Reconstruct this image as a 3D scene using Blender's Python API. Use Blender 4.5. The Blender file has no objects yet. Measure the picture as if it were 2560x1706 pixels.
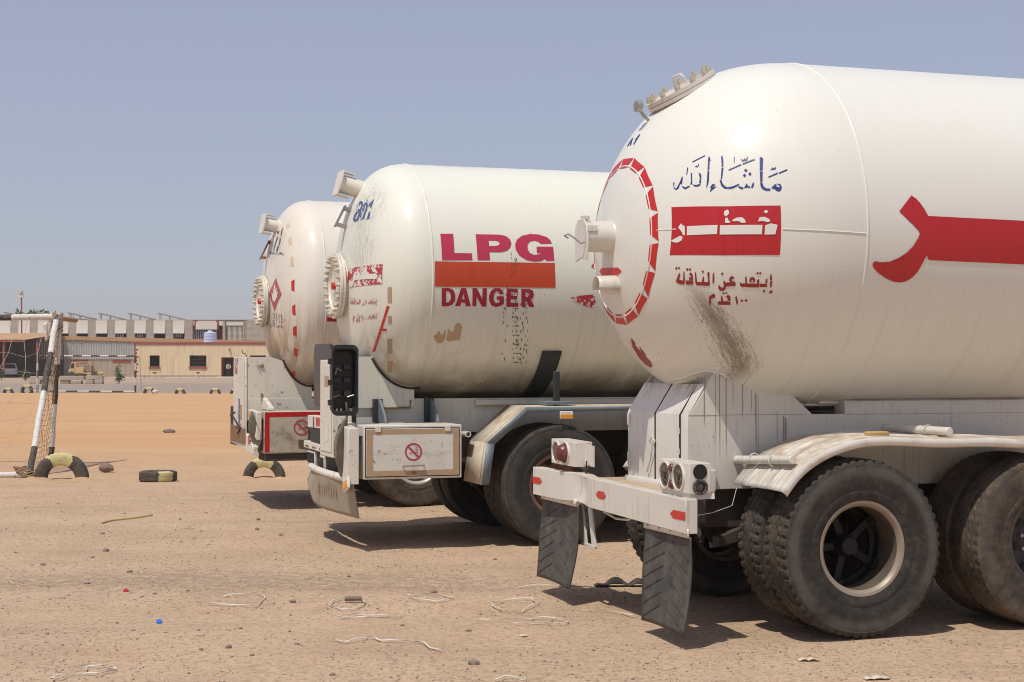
import bpy, bmesh, math, random
import numpy as np
from mathutils import Vector, Matrix, Euler
from mathutils.geometry import tessellate_polygon
random.seed(7)
RAD = math.radians
scene = bpy.context.scene
col = scene.collection

# ---------------------------------------------------------------- camera, sky, sun, exposure
F_PX, EYE, HORIZON = 4060.0, 1.68, 908.0
cam_d = bpy.data.cameras.new('camera')
cam = bpy.data.objects.new('camera', cam_d)
col.objects.link(cam)
cam.location = (0, 0, EYE)
cam.rotation_euler = (RAD(90) + math.atan((HORIZON - 853) / F_PX), 0, 0)
cam_d.sensor_width = 36.0
cam_d.lens = F_PX / 2560 * 36.0
cam_d.clip_end = 6000
scene.camera = cam

SUN = Vector((-0.24, -0.35, 0.905)).normalized()
sun_el = math.asin(SUN.z)
world = bpy.data.worlds.new('World')
scene.world = world
world.use_nodes = True
wn = world.node_tree
wn.nodes.clear()
sky = wn.nodes.new('ShaderNodeTexSky')
sky.sky_type = 'NISHITA'
sky.sun_disc = False
sky.sun_elevation = sun_el
sky.sun_rotation = math.atan2(SUN.x, SUN.y)
sky.altitude = 100
sky.air_density = 1.0
sky.dust_density = 0.7
sky.ozone_density = 1.0
veil = wn.nodes.new('ShaderNodeMix')          # dusty air: an even pale veil over the clear sky
veil.data_type = 'RGBA'
veil.inputs[0].default_value = 0.60
veil.inputs[7].default_value = (4.25, 4.25, 5.55, 1)
bg = wn.nodes.new('ShaderNodeBackground')
bg.inputs['Strength'].default_value = 0.098
wo = wn.nodes.new('ShaderNodeOutputWorld')
wn.links.new(sky.outputs[0], veil.inputs[6])
wn.links.new(veil.outputs[2], bg.inputs[0])
wn.links.new(bg.outputs[0], wo.inputs[0])

sd = bpy.data.lights.new('sun', 'SUN')
sd.energy = 3.2
sd.angle = RAD(0.53)
sd.color = (1.0, 0.95, 0.85)
sun = bpy.data.objects.new('sun', sd)
col.objects.link(sun)
sun.rotation_euler = SUN.to_track_quat('Z', 'Y').to_euler()

scene.view_settings.view_transform = 'Standard'
scene.view_settings.look = 'None'
scene.view_settings.exposure = 0.06
scene.view_settings.gamma = 1.0
scene.view_settings.use_curve_mapping = False
scene.cycles.use_denoising = True
scene.cycles.denoising_input_passes = 'RGB_ALBEDO_NORMAL'
scene.cycles.denoising_prefilter = 'ACCURATE'
scene.cycles.filter_width = 1.0
scene.cycles.sample_clamp_indirect = 4
scene.cycles.max_bounces = 8
scene.cycles.diffuse_bounces = 4

# ---------------------------------------------------------------- material helpers
class G:
    def __init__(s, name):
        s.m = bpy.data.materials.new(name)
        s.m.use_nodes = True
        s.t = s.m.node_tree
        s.t.nodes.clear()
        s.out = s.t.nodes.new('ShaderNodeOutputMaterial')
        s.p = s.t.nodes.new('ShaderNodeBsdfPrincipled')
        s.t.links.new(s.p.outputs[0], s.out.inputs[0])
        tc = s.t.nodes.new('ShaderNodeTexCoord')
        s.obj = tc.outputs['Object']
        s._sep = None
    def n(s, t): return s.t.nodes.new(t)
    def put(s, sock, v):
        if isinstance(v, bpy.types.NodeSocket): s.t.links.new(v, sock)
        elif v is not None:
            if isinstance(v, (tuple, list)) and len(v) == 3 and len(sock.default_value) == 4: v = tuple(v) + (1,)
            sock.default_value = v
    def map(s, scale=(1, 1, 1), rot=(0, 0, 0), loc=(0, 0, 0), vec=None):
        k = s.n('ShaderNodeMapping')
        s.put(k.inputs[0], vec or s.obj); k.inputs['Scale'].default_value = scale
        k.inputs['Rotation'].default_value = rot; k.inputs['Location'].default_value = loc
        return k.outputs[0]
    def noise(s, scale=5, detail=3, rough=.55, vec=None, dist=0):
        k = s.n('ShaderNodeTexNoise'); s.put(k.inputs['Vector'], vec or s.obj)
        k.inputs['Scale'].default_value = scale; k.inputs['Detail'].default_value = detail
        k.inputs['Roughness'].default_value = rough; k.inputs['Distortion'].default_value = dist
        return k.outputs[0]
    def voro(s, scale=5, vec=None, feat='F1'):
        k = s.n('ShaderNodeTexVoronoi'); k.feature = feat; s.put(k.inputs['Vector'], vec or s.obj)
        k.inputs['Scale'].default_value = scale; return k.outputs['Distance'], k.outputs['Color']
    def ss(s, v, a, b):     # smoothstep a..b -> 0..1
        k = s.n('ShaderNodeMapRange'); k.interpolation_type = 'SMOOTHSTEP'; s.put(k.inputs[0], v)
        if a > b:
            k.inputs[1].default_value = b; k.inputs[2].default_value = a; k.inputs[3].default_value = 1; k.inputs[4].default_value = 0
        else:
            k.inputs[1].default_value = a; k.inputs[2].default_value = b
        return k.outputs[0]
    def ma(s, op, a, b=None):
        k = s.n('ShaderNodeMath'); k.operation = op; s.put(k.inputs[0], a)
        if b is not None: s.put(k.inputs[1], b)
        return k.outputs[0]
    def mul(s, *a):
        r = a[0]
        for b in a[1:]: r = s.ma('MULTIPLY', r, b)
        return r
    def mix(s, f, a, b):
        k = s.n('ShaderNodeMix'); k.data_type = 'RGBA'; s.put(k.inputs[0], f); s.put(k.inputs[6], a); s.put(k.inputs[7], b)
        return k.outputs[2]
    def xyz(s):
        if s._sep is None:
            k = s.n('ShaderNodeSeparateXYZ'); s.t.links.new(s.obj, k.inputs[0]); s._sep = k.outputs
        return s._sep
    def nz(s):
        k = s.n('ShaderNodeNewGeometry'); q = s.n('ShaderNodeSeparateXYZ'); s.t.links.new(k.outputs['Normal'], q.inputs[0]); return q.outputs[2]
    def bump(s, h, st=.3, d=.01):
        k = s.n('ShaderNodeBump'); k.inputs['Strength'].default_value = st; k.inputs['Distance'].default_value = d
        s.put(k.inputs['Height'], h); s.t.links.new(k.outputs[0], s.p.inputs['Normal'])
    def fin(s, c, rough=.5, metal=0, coat=0, spec=None):
        s.put(s.p.inputs['Base Color'], c); s.put(s.p.inputs['Roughness'], rough); s.put(s.p.inputs['Metallic'], metal)
        if coat: s.p.inputs['Coat Weight'].default_value = coat; s.p.inputs['Coat Roughness'].default_value = .17
        if spec is not None: s.p.inputs['Specular IOR Level'].default_value = spec
        return s.m

def streaky(name, base, dirt, amt=.4, lo=.5, hi=.72, rough=.45, coat=0, rust=0, dust=0, speck=0, scale=(38, 38, 1.6), metal=0):
    """painted metal with run-off streaks, blotches, rust and settled dust"""
    g = G(name)
    n1 = g.ss(g.noise(1, 4, .6, g.map(scale)), lo, hi)
    n2 = g.ss(g.noise(3.1, 4, .6), .35, .75)
    c = g.mix(g.mul(n1, n2, amt), base, dirt)
    c = g.mix(g.mul(g.ss(g.noise(1.7, 5, .65), .5, .8), amt * .5), c, dirt)
    if speck:
        sp = g.ss(g.noise(55, 2, .5), .70, .74)
        c = g.mix(g.mul(sp, g.ss(g.noise(2.3, 2), .45, .6), speck), c, (.10, .07, .05))
    if speck > .85:
        ch = g.mul(g.ss(g.noise(17, 5, .75), .60, .635), g.ss(g.noise(2.1, 3, .6, g.map((1, 1, 1), loc=(4, 8, 2))), .42, .58))
        c = g.mix(g.mul(ch, .8), c, (.17, .115, .075))
    if rust:
        r = g.mul(g.ss(g.noise(9, 5, .7), .60, .70), g.ss(g.noise(1.3, 3), .45, .65), rust)
        c = g.mix(r, c, (.24, .10, .035))
    if dust:
        d = g.mul(g.ss(g.nz(), .35, .9), g.ss(g.noise(6, 4, .65), .25, .65), dust)
        c = g.mix(d, c, (.36, .26, .17))
    return g.fin(c, rough, metal, coat)

def flat(name, c, rough=.6, metal=0, var=.25, vs=6, dirt=(.3, .22, .15), coat=0):
    g = G(name)
    cc = g.mix(g.mul(g.ss(g.noise(vs, 5, .65), .4, .8), var), c, dirt)
    return g.fin(cc, rough, metal, coat)

M = {}
# tank shells -------------------------------------------------------
def tank_paint(name, base, warm, dirt, zc, amt, splash=None, soot_shade=0, stains=()):
    g = G(name)
    x, y, z = g.xyz()
    c = g.mix(g.ss(g.noise(.9, 4, .6), .35, .7), base, warm)
    low = g.ss(z, zc + .25, zc - .9)
    st = g.ss(g.noise(1, 4, .6, g.map((30, .6, .9))), .47, .75)
    st2 = g.ss(g.noise(1, 3, .6, g.map((95, .6, .7), loc=(3, 1, 2))), .52, .72)
    c = g.mix(g.mul(st, low, amt), c, dirt)
    c = g.mix(g.mul(st2, low, amt * .6), c, dirt)
    fine = g.ss(g.noise(1, 2, .5, g.map((140, .8, 1.2), loc=(9, 4, 1))), .5, .8)
    c = g.mix(g.mul(fine, .10), c, dirt)
    sp = g.ss(g.noise(42, 2, .5), .725, .75)
    c = g.mix(g.mul(sp, g.ss(g.noise(1.9, 3), .48, .66), .75), c, (.12, .09, .06))
    if splash:
        (u0, z0), (u1, z1), w = splash
        L = math.hypot(u1 - u0, z1 - z0); du, dz = (u1 - u0) / L, (z1 - z0) / L
        a = g.ma('ADD', g.mul(g.ma('SUBTRACT', x, u0), du), g.mul(g.ma('SUBTRACT', z, z0), dz))
        d = g.ma('ABSOLUTE', g.ma('ADD', g.mul(g.ma('SUBTRACT', x, u0), -dz), g.mul(g.ma('SUBTRACT', z, z0), du)))
        ac = g.mul(g.ss(a, -.22, .16), g.ss(a, L + .10, L - .06))
        wd = g.ma('ADD', w * .70, g.mul(a, .08))
        core = g.ma('SUBTRACT', 1.0, g.ma('DIVIDE', d, wd))
        ang = math.atan2(dz, du)
        cb = g.n('ShaderNodeCombineXYZ'); g.put(cb.inputs[0], g.mul(a, 9)); g.put(cb.inputs[1], g.mul(g.ma('ADD', g.mul(g.ma('SUBTRACT', x, u0), -dz), g.mul(g.ma('SUBTRACT', z, z0), du)), 70))
        sn = g.noise(1, 3, .75, cb.outputs[0])
        fine_ = g.noise(95, 2, .7); sn = g.ma('ADD', g.mul(sn, .65), g.mul(fine_, .35))
        m = g.ss(g.ma('ADD', sn, g.mul(core, .30)), .50, .82)
        out = g.ss(g.ma('ADD', g.noise(95, 2, .6), g.mul(core, .10)), .67, .72)
        m = g.ma('MAXIMUM', m, g.mul(out, g.ss(core, -1.6, -.2)))
        m = g.mul(m, ac, g.ss(y, .05, -.1))
        c = g.mix(g.mul(m, .78), c, (.18, .13, .08))
        # drips running from the splash
        dm = g.mul(g.ss(g.noise(1, 2, .5, g.map((60, .6, .5))), .58, .64), g.ss(z, 1.75, 1.55), g.ss(x, -.70, -.55), g.ss(x, -.15, -.3))
        c = g.mix(g.mul(dm, .55), c, (.14, .10, .065))
    if soot_shade:
        s_ = g.mul(g.ss(z, zc - .72, zc - 1.02), g.ss(g.noise(1.5, 4, .6), .25, .6))  # belly band: part soot, part underside shadow painted into the colour
        c = g.mix(g.mul(s_, soot_shade), c, (.16, .11, .07))
    for (cx_, cy_, cz_), rr_, sc_, a_, cc_ in stains:
        d2 = g.ma('ADD', g.ma('ADD', g.ma('POWER', g.mul(g.ma('SUBTRACT', x, cx_), 1 / sc_[0]), 2), g.ma('POWER', g.mul(g.ma('SUBTRACT', y, cy_), 1 / sc_[1]), 2)), g.ma('POWER', g.mul(g.ma('SUBTRACT', z, cz_), 1 / sc_[2]), 2))
        f_ = g.mul(g.ss(g.ma('SQRT', d2), 1.0, .25), g.ss(g.noise(1, 5, .7, g.map(rr_)), .38, .66), a_)
        c = g.mix(f_, c, cc_)
    g.bump(g.noise(2.2, 2, .5), .10, .02)
    return g.fin(c, .5, 0, .34, .22)
M['tankA'] = tank_paint('tank_paint_clean', (.765, .76, .695), (.76, .745, .675), (.46, .37, .26), 2.535, .15, ((-.87, 2.10), (-.50, 1.62), .10))
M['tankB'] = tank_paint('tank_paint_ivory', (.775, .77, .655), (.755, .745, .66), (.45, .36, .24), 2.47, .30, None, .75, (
    ((-1.55, -.62, 1.62), (9, 9, 3), (.35, .45, .55), .75, (.45, .31, .17)),
    ((-1.62, -.45, 3.12), (26, 26, 9), (.3, .4, .35), .45, (.10, .09, .09)),
    ((-1.70, -.55, 2.75), (40, 40, 14), (.3, .35, .3), .35, (.10, .09, .09)),
    ((-.62, -.10, 3.60), (6, 40, 40), (.45, .3, .1), .7, (.55, .27, .09)),
    ((-1.05, -1.05, 1.55), (14, 14, 2), (.5, .6, .5), .4, (.42, .32, .2))))
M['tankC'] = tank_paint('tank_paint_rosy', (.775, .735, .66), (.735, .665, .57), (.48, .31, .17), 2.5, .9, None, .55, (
    ((-1.50, -.40, 1.70), (8, 8, 2), (.6, .8, .75), .9, (.46, .29, .14)),
    ((-1.50, -.45, 2.10), (18, 18, 3), (.4, .6, .8), .5, (.48, .34, .2)),
    ((-1.52, -.30, 3.10), (22, 22, 8), (.3, .4, .3), .6, (.25, .2, .16))))
M['cream'] = streaky('cream_chassis_paint', (.64, .61, .54), (.25, .19, .13), .55, .50, .68, .5, .15, .05, .6, .8)
M['creamD'] = streaky('cream_dented_paint', (.70, .665, .60), (.32, .25, .18), .6, .5, .7, .42, .2, .15, .35, .5)
M['creamB'] = streaky('cream_rusty_paint', (.68, .68, .59), (.38, .22, .10), .55, .50, .70, .5, .1, .5, .55, .8)
M['creamC'] = streaky('cream_worn_paint', (.76, .72, .63), (.40, .24, .12), .42, .5, .72, .5, .1, .55, .4, 1)
M['box'] = streaky('toolbox_paint', (.72, .70, .64), (.25, .19, .14), .55, .5, .72, .5, .1, .2, .4, .9, (9, 9, 22))
M['boxC'] = streaky('grimy_toolbox_paint', (.50, .455, .37), (.22, .17, .12), .9, .42, .62, .6, 0, .3, .4, 1, (7, 7, 7))
M['fender'] = streaky('fender_paint', (.74, .71, .64), (.34, .25, .16), .7, .45, .7, .5, .1, .1, .85, .4, (4, 30, 6))
M['fenderB'] = streaky('fender_dust_paint', (.62, .56, .45), (.33, .23, .14), .6, .45, .7, .6, 0, .2, .8, .4, (12, 12, 12))
M['slate'] = streaky('slate_blue_paint', (.15, .19, .22), (.38, .33, .27), .45, .5, .7, .5, 0, .1, .3, .2)
M['green'] = streaky('dark_green_paint', (.030, .036, .036), (.16, .14, .11), .3, .5, .75, .55, 0, .1, .25, 0)
M['deck'] = flat('dusty_deck', (.42, .31, .20), .85, 0, .6, 9, (.55, .47, .38))
M['under'] = flat('dusty_underframe', (.045, .038, .032), .85, 0, .5, 5, (.13, .09, .06))
M['steel'] = flat('dull_steel', (.42, .40, .37), .42, .7, .5, 12, (.25, .17, .10))
M['bolt'] = flat('painted_bolt', (.62, .57, .47), .5, .2, .5, 30, (.32, .24, .16))
M['rust'] = flat('rusty_steel', (.25, .13, .06), .8, .2, .6, 12, (.45, .35, .25))
M['black'] = flat('black_plastic', (.018, .019, .021), .42, 0, .35, 4, (.09, .085, .08))
M['smoke'] = flat('smoked_plastic', (.028, .028, .03), .35, 0, .45, 4, (.10, .095, .085))
M['lens'] = flat('red_lens', (.13, .022, .022), .35, 0, .55, 14, (.26, .16, .13), .2)
M['glass'] = flat('dirty_reflector', (.035, .03, .027), .3, 0, .8, 55, (.30, .26, .21))
M['orange'] = flat('orange_reflector', (.85, .36, .03), .3, 0, .25, 30, (.5, .3, .1))
M['dark'] = flat('dark_cavity', (.02, .016, .013), .9, 0, .2, 4, (.04, .03, .02))
M['wood'] = flat('yellow_wood', (.52, .33, .12), .8, 0, .4, 20, (.3, .18, .07))
def red_mat(name, a, b, peel=0, under=(.77, .75, .69)):
    g = G(name)
    st = g.ss(g.noise(1, 3, .6, g.map((60, 60, 1.5))), .45, .75)
    c = g.mix(g.mul(st, .7), a, b)
    if peel:
        c = g.mix(g.ss(g.noise(13, 5, .75), .62 - .2 * peel, .66 - .2 * peel), c, under)
    return g.fin(c, .42, 0, .15)
M['red'] = red_mat('red_paint', (.50, .012, .018), (.36, .012, .018))
M['redtape'] = red_mat('red_tape', (.58, .018, .016), (.46, .018, .016))
M['redpeel'] = red_mat('peeling_red_paint', (.48, .035, .05), (.42, .05, .06), .58)
M['redwarn'] = red_mat('brick_red_paint', (.30, .018, .016), (.24, .02, .018))
M['magenta'] = red_mat('magenta_vinyl', (.50, .030, .080), (.43, .035, .07))
M['magdark'] = red_mat('dark_magenta_vinyl', (.38, .02, .045), (.31, .02, .04))
M['vermil'] = red_mat('vermilion_vinyl', (.56, .062, .015), (.46, .05, .015))
M['pinkred'] = red_mat('faded_red_vinyl', (.46, .07, .09), (.40, .08, .10))
M['redfaint'] = red_mat('faint_red_paint', (.52, .18, .18), (.45, .14, .14), .45)
M['redghost'] = flat('ghost_red_paint', (.40, .24, .18), .7, 0, .6, 20, (.34, .28, .21))
M['blue'] = red_mat('blue_paint', (.028, .040, .20), (.022, .032, .15))
M['bluefaint'] = red_mat('faded_blue_paint', (.07, .11, .26), (.05, .08, .2), .30)
M['blackpaint'] = red_mat('worn_black_paint', (.06, .06, .06), (.12, .11, .1), .30)
M['whitepaint'] = flat('white_letter_paint', (.77, .75, .70), .4, 0, .15, 6, (.5, .42, .33))
M['brownpatch'] = flat('bare_primer', (.50, .36, .22), .6, 0, .5, 12, (.42, .27, .14))
M['tape'] = flat('faded_tape', (.44, .32, .21), .6, 0, .7, 14, (.55, .28, .08))
M['scratch'] = flat('dark_scratch', (.13, .085, .05), .8, 0, .3, 20, (.2, .1, .04))
M['dirtrun'] = flat('dirt_run_stain', (.30, .235, .17), .8, 0, .5, 40, (.16, .12, .085))
M['paleglue'] = flat('pale_glue', (.62, .50, .33), .7, 0, .5, 12, (.7, .62, .5))
def rubber(name, base, dust, amt, fine=1.0, band=0):
    g = G(name)
    n1 = g.ss(g.noise(7, 5, .7), .35, .72)
    n2 = g.ss(g.noise(26, 4, .7), .4, .75)
    c = g.mix(g.mul(n1, amt), base, dust)
    c = g.mix(g.mul(n2, amt * .55), c, dust)
    if band:
        x, y, z = g.xyz(); r = g.ma('SQRT', g.ma('ADD', g.mul(x, x), g.mul(z, z)))
        k = g.mul(g.ss(r, .43, .47), g.ss(r, .525, .50), g.ss(g.noise(5, 4, .7), .25, .6))
        c = g.mix(g.mul(k, band), c, (.105, .098, .085))
        k2 = g.mul(g.ss(r, .44, .41), g.ss(g.noise(1, 4, .7, g.map((30, 6, 30))), .42, .62))
        c = g.mix(g.mul(k2, .75), c, base)
        # earth packed on the tread
        c = g.mix(g.mul(g.ss(r, .525, .54), g.ss(g.noise(14, 4, .7), .3, .7), .6), c, (.115, .088, .065))
    g.bump(g.noise(60, 3, .6), .25 * fine, .003)
    return g.fin(c, .72, 0, 0, .35)
M['tyre'] = rubber('tyre_rubber', (.024, .023, .021), (.10, .082, .062), .55, 1, .8)
M['tyreD'] = rubber('dusty_tyre_rubber', (.042, .036, .030), (.17, .125, .085), .7, 1, .3)
M['tyreB'] = rubber('worn_tyre_rubber', (.026, .026, .026), (.085, .075, .062), .5, 1, .3)
M['flap'] = rubber('mudflap_rubber', (.052, .053, .054), (.17, .14, .11), .55)
M['flapC'] = flat('dusty_plastic_sheet', (.36, .30, .22), .7, 0, .7, 5, (.20, .15, .10))
M['rimA'] = flat('cream_rim', (.32, .265, .21), .45, .1, .6, 14, (.30, .20, .13))
M['barrel'] = flat('dusty_rim_barrel', (.10, .078, .06), .7, .1, .6, 10, (.19, .14, .10))
M['rimB'] = flat('red_brown_rim', (.20, .10, .075), .6, .1, .5, 14, (.12, .08, .06))
M['rimC'] = flat('silver_rim', (.52, .50, .45), .4, .3, .5, 14, (.3, .24, .18))
M['rimD'] = flat('black_rim', (.05, .047, .045), .5, .1, .5, 14, (.15, .11, .08))
M['hub'] = flat('greasy_hub', (.008, .0075, .007), .6, .1, .4, 12, (.025, .02, .017))
M['tyreyellow'] = flat('pale_yellow_tyre_paint', (.60, .54, .25), .8, 0, .85, 16, (.28, .23, .16))
M['buried'] = rubber('weathered_tyre', (.05, .045, .04), (.16, .125, .09), .7)
M['postwhite'] = flat('chipped_white_paint', (.68, .655, .62), .8, 0, .75, 22, (.36, .28, .2))
M['postblack'] = flat('chipped_black_paint', (.05, .044, .04), .8, 0, .75, 22, (.24, .18, .13))
M['net'] = flat('dirty_net_cord', (.46, .40, .33), .9, 0, .3, 3)
M['netbrown'] = flat('brown_net_cord', (.32, .21, .12), .9, 0, .3, 3)
M['stone'] = flat('brown_stone', (.22, .165, .13), .9, 0, .6, 30, (.34, .25, .18))
M['strap'] = flat('white_strap', (.66, .61, .54), .6, 0, .6, 25, (.42, .33, .25))
M['yellowrope'] = flat('yellow_rope', (.48, .40, .12), .8, 0, .5, 20)
M['capblue'] = flat('blue_plastic', (.02, .16, .62), .35, 0, .1)
M['capred'] = flat('red_plastic', (.45, .02, .03), .35, 0, .1)
M['cloth'] = flat('dark_cloth', (.04, .035, .035), .9, 0, .4, 10)
M['paper'] = flat('crumpled_paper', (.62, .55, .42), .8, 0, .4, 30)
M['canvas'] = flat('grey_canvas', (.16, .14, .11), .85, 0, .6, 12, (.34, .28, .2))
# ---------------------------------------------------------------- mesh helpers
class MB:
    def __init__(s): s.v = []; s.f = []; s.m = []
    def add(s, vs, fs, mi=0):
        b = len(s.v); s.v += [tuple(q) for q in vs]; s.f += [tuple(i + b for i in q) for q in fs]; s.m += [mi] * len(fs); return s
    def box(s, x0, x1, y0, y1, z0, z1, mi=0):
        return s.add([(x0, y0, z0), (x1, y0, z0), (x1, y1, z0), (x0, y1, z0), (x0, y0, z1), (x1, y0, z1), (x1, y1, z1), (x0, y1, z1)],
                     [(0, 3, 2, 1), (4, 5, 6, 7), (0, 1, 5, 4), (1, 2, 6, 5), (2, 3, 7, 6), (3, 0, 4, 7)], mi)
    def obox(s, c, ax, ay, az, mi=0):
        c, ax, ay, az = map(Vector, (c, ax, ay, az)); vs = []
        for k in (-1, 1):
            for j, i in ((-1, -1), (-1, 1), (1, 1), (1, -1)): vs.append(c + ax * i + ay * j + az * k)
        return s.add(vs, [(0, 3, 2, 1), (4, 5, 6, 7), (0, 1, 5, 4), (1, 2, 6, 5), (2, 3, 7, 6), (3, 0, 4, 7)], mi)
    def prism(s, poly, a0, a1, plane='xz', mi=0):
        """polygon in a plane, extruded along the third axis"""
        n = len(poly)
        def P(p, a): return (p[0], a, p[1]) if plane == 'xz' else ((a, p[0], p[1]) if plane == 'yz' else (p[0], p[1], a))
        vs = [P(p, a0) for p in poly] + [P(p, a1) for p in poly]
        return s.add(vs, [tuple(range(n)), tuple(range(2 * n - 1, n - 1, -1))] + [(i, i + n, (i + 1) % n + n, (i + 1) % n) for i in range(n)], mi)
    def tube(s, pts, r, n=8, mi=0, cap=True, closed=False):
        pts = [Vector(p) for p in pts]; N = len(pts); b = len(s.v); rs = r if isinstance(r, (list, tuple)) else [r] * N
        up = None
        for i, p in enumerate(pts):
            if closed: d = pts[(i + 1) % N] - pts[i - 1]
            else: d = pts[min(i + 1, N - 1)] - pts[max(i - 1, 0)]
            d.normalize()
            if up is None: up = d.orthogonal().normalized()
            else:
                up = up - d * up.dot(d)
                up = up.normalized() if up.length > 1e-6 else d.orthogonal().normalized()
            w = d.cross(up)
            for k in range(n):
                a = 2 * math.pi * k / n
                s.v.append(tuple(p + (up * math.cos(a) + w * math.sin(a)) * rs[i]))
        for i in range(N if closed else N - 1):
            j = (i + 1) % N
            for k in range(n):
                s.f.append((b + i * n + k, b + i * n + (k + 1) % n, b + j * n + (k + 1) % n, b + j * n + k)); s.m.append(mi)
        if cap and not closed:
            s.f.append(tuple(b + k for k in range(n - 1, -1, -1))); s.m.append(mi)
            s.f.append(tuple(b + (N - 1) * n + k for k in range(n))); s.m.append(mi)
        return s
    def lathe(s, prof, n=48, axis='y', c=(0, 0, 0), mi=0):
        """profile of (radius, position along axis)"""
        b = len(s.v); m = len(prof)
        for i in range(n):
            a = 2 * math.pi * i / n; ca, sa = math.cos(a), math.sin(a)
            for r, h in prof:
                s.v.append({'y': (c[0] + r * ca, c[1] + h, c[2] + r * sa), 'z': (c[0] + r * ca, c[1] + r * sa, c[2] + h), 'x': (c[0] + h, c[1] + r * ca, c[2] + r * sa)}[axis])
        for i in range(n):
            j = (i + 1) % n
            for k in range(m - 1):
                s.f.append((b + i * m + k, b + i * m + k + 1, b + j * m + k + 1, b + j * m + k)); s.m.append(mi)
        return s
    def cyl(s, p0, p1, r, n=12, mi=0): return s.tube([p0, p1], r, n, mi)
    def grid(s, fn, nu, nv, mi=0):
        b = len(s.v)
        for i in range(nu + 1):
            for j in range(nv + 1): s.v.append(tuple(fn(i / nu, j / nv)))
        for i in range(nu):
            for j in range(nv):
                q = b + i * (nv + 1) + j; s.f.append((q, q + 1, q + nv + 2, q + nv + 1)); s.m.append(mi)
        return s
    def mesh(s, name, mats, smooth=40, fix=True):
        me = bpy.data.meshes.new(name); me.from_pydata(s.v, [], s.f); me.update()
        for m in (mats if isinstance(mats, (list, tuple)) else [mats]): me.materials.append(M[m] if isinstance(m, str) else m)
        if len(me.materials) > 1: me.polygons.foreach_set('material_index', s.m)
        if fix:
            bm = bmesh.new(); bm.from_mesh(me); bmesh.ops.recalc_face_normals(bm, faces=bm.faces); bm.to_mesh(me); bm.free()
        if smooth:
            me.polygons.foreach_set('use_smooth', [True] * len(me.polygons)); me.set_sharp_from_angle(angle=RAD(smooth))
        me.update(); return me
    def build(s, name, mats, parent=None, loc=None, rot=None, smooth=40, bev=0, solid=0, fix=True):
        return link(name, s.mesh(name, mats, smooth, fix), parent, loc, rot, bev, solid)

def link(name, me, parent=None, loc=None, rot=None, bev=0, solid=0):
    o = bpy.data.objects.new(name, me); col.objects.link(o)
    if parent: o.parent = parent
    if loc is not None: o.location = loc
    if rot is not None: o.rotation_euler = rot
    if solid:
        k = o.modifiers.new('solid', 'SOLIDIFY'); k.thickness = solid; k.offset = 0
    if bev:
        k = o.modifiers.new('bevel', 'BEVEL'); k.width = bev; k.segments = 2; k.limit_method = 'ANGLE'; k.angle_limit = RAD(35)
    return o

def tag(o, label, cat, group=None):
    o['label'] = label; o['category'] = cat
    if group: o['group'] = group
    return o
def struct(o): o['kind'] = 'structure'; return o
def stuff(o): o['kind'] = 'stuff'; return o
def empty(name, loc=(0, 0, 0), rz=0, parent=None):
    o = bpy.data.objects.new(name, None); col.objects.link(o); o.location = loc; o.rotation_euler = (0, 0, rz)
    o.empty_display_size = .1
    if parent: o.parent = parent
    return o
def thing(name, label, cat, loc=(0, 0, 0), rz=0, group=None): return tag(empty(name, loc, rz), label, cat, group)
def copy_tree(o, parent=None):
    c = o.copy(); col.objects.link(c); c.parent = parent
    for ch in o.children: copy_tree(ch, c)
    return c

# value noise for geometry
_rng = np.random.RandomState(3); _tab = _rng.rand(256, 256)
def vnoise(x, y):
    x = np.asarray(x, float); y = np.asarray(y, float)
    xi = np.floor(x).astype(int); yi = np.floor(y).astype(int); fx = x - xi; fy = y - yi
    fx = fx * fx * (3 - 2 * fx); fy = fy * fy * (3 - 2 * fy)
    a = _tab[xi % 256, yi % 256]; b = _tab[(xi + 1) % 256, yi % 256]; c = _tab[xi % 256, (yi + 1) % 256]; d = _tab[(xi + 1) % 256, (yi + 1) % 256]
    return (a * (1 - fx) + b * fx) * (1 - fy) + (c * (1 - fx) + d * fx) * fy
def ground_h(x, y):
    r = np.hypot(x, y); near = np.clip(1.6 - r / 60, .1, 1)
    return near * (.022 * (vnoise(np.asarray(x) * .55, np.asarray(y) * .9) - .5) + .013 * (vnoise(np.asarray(x) * 2.3 + 9, np.asarray(y) * 3.1) - .5) + .008 * (vnoise(np.asarray(x) * 7 + 3, np.asarray(y) * 9) - .5)) - .004

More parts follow.
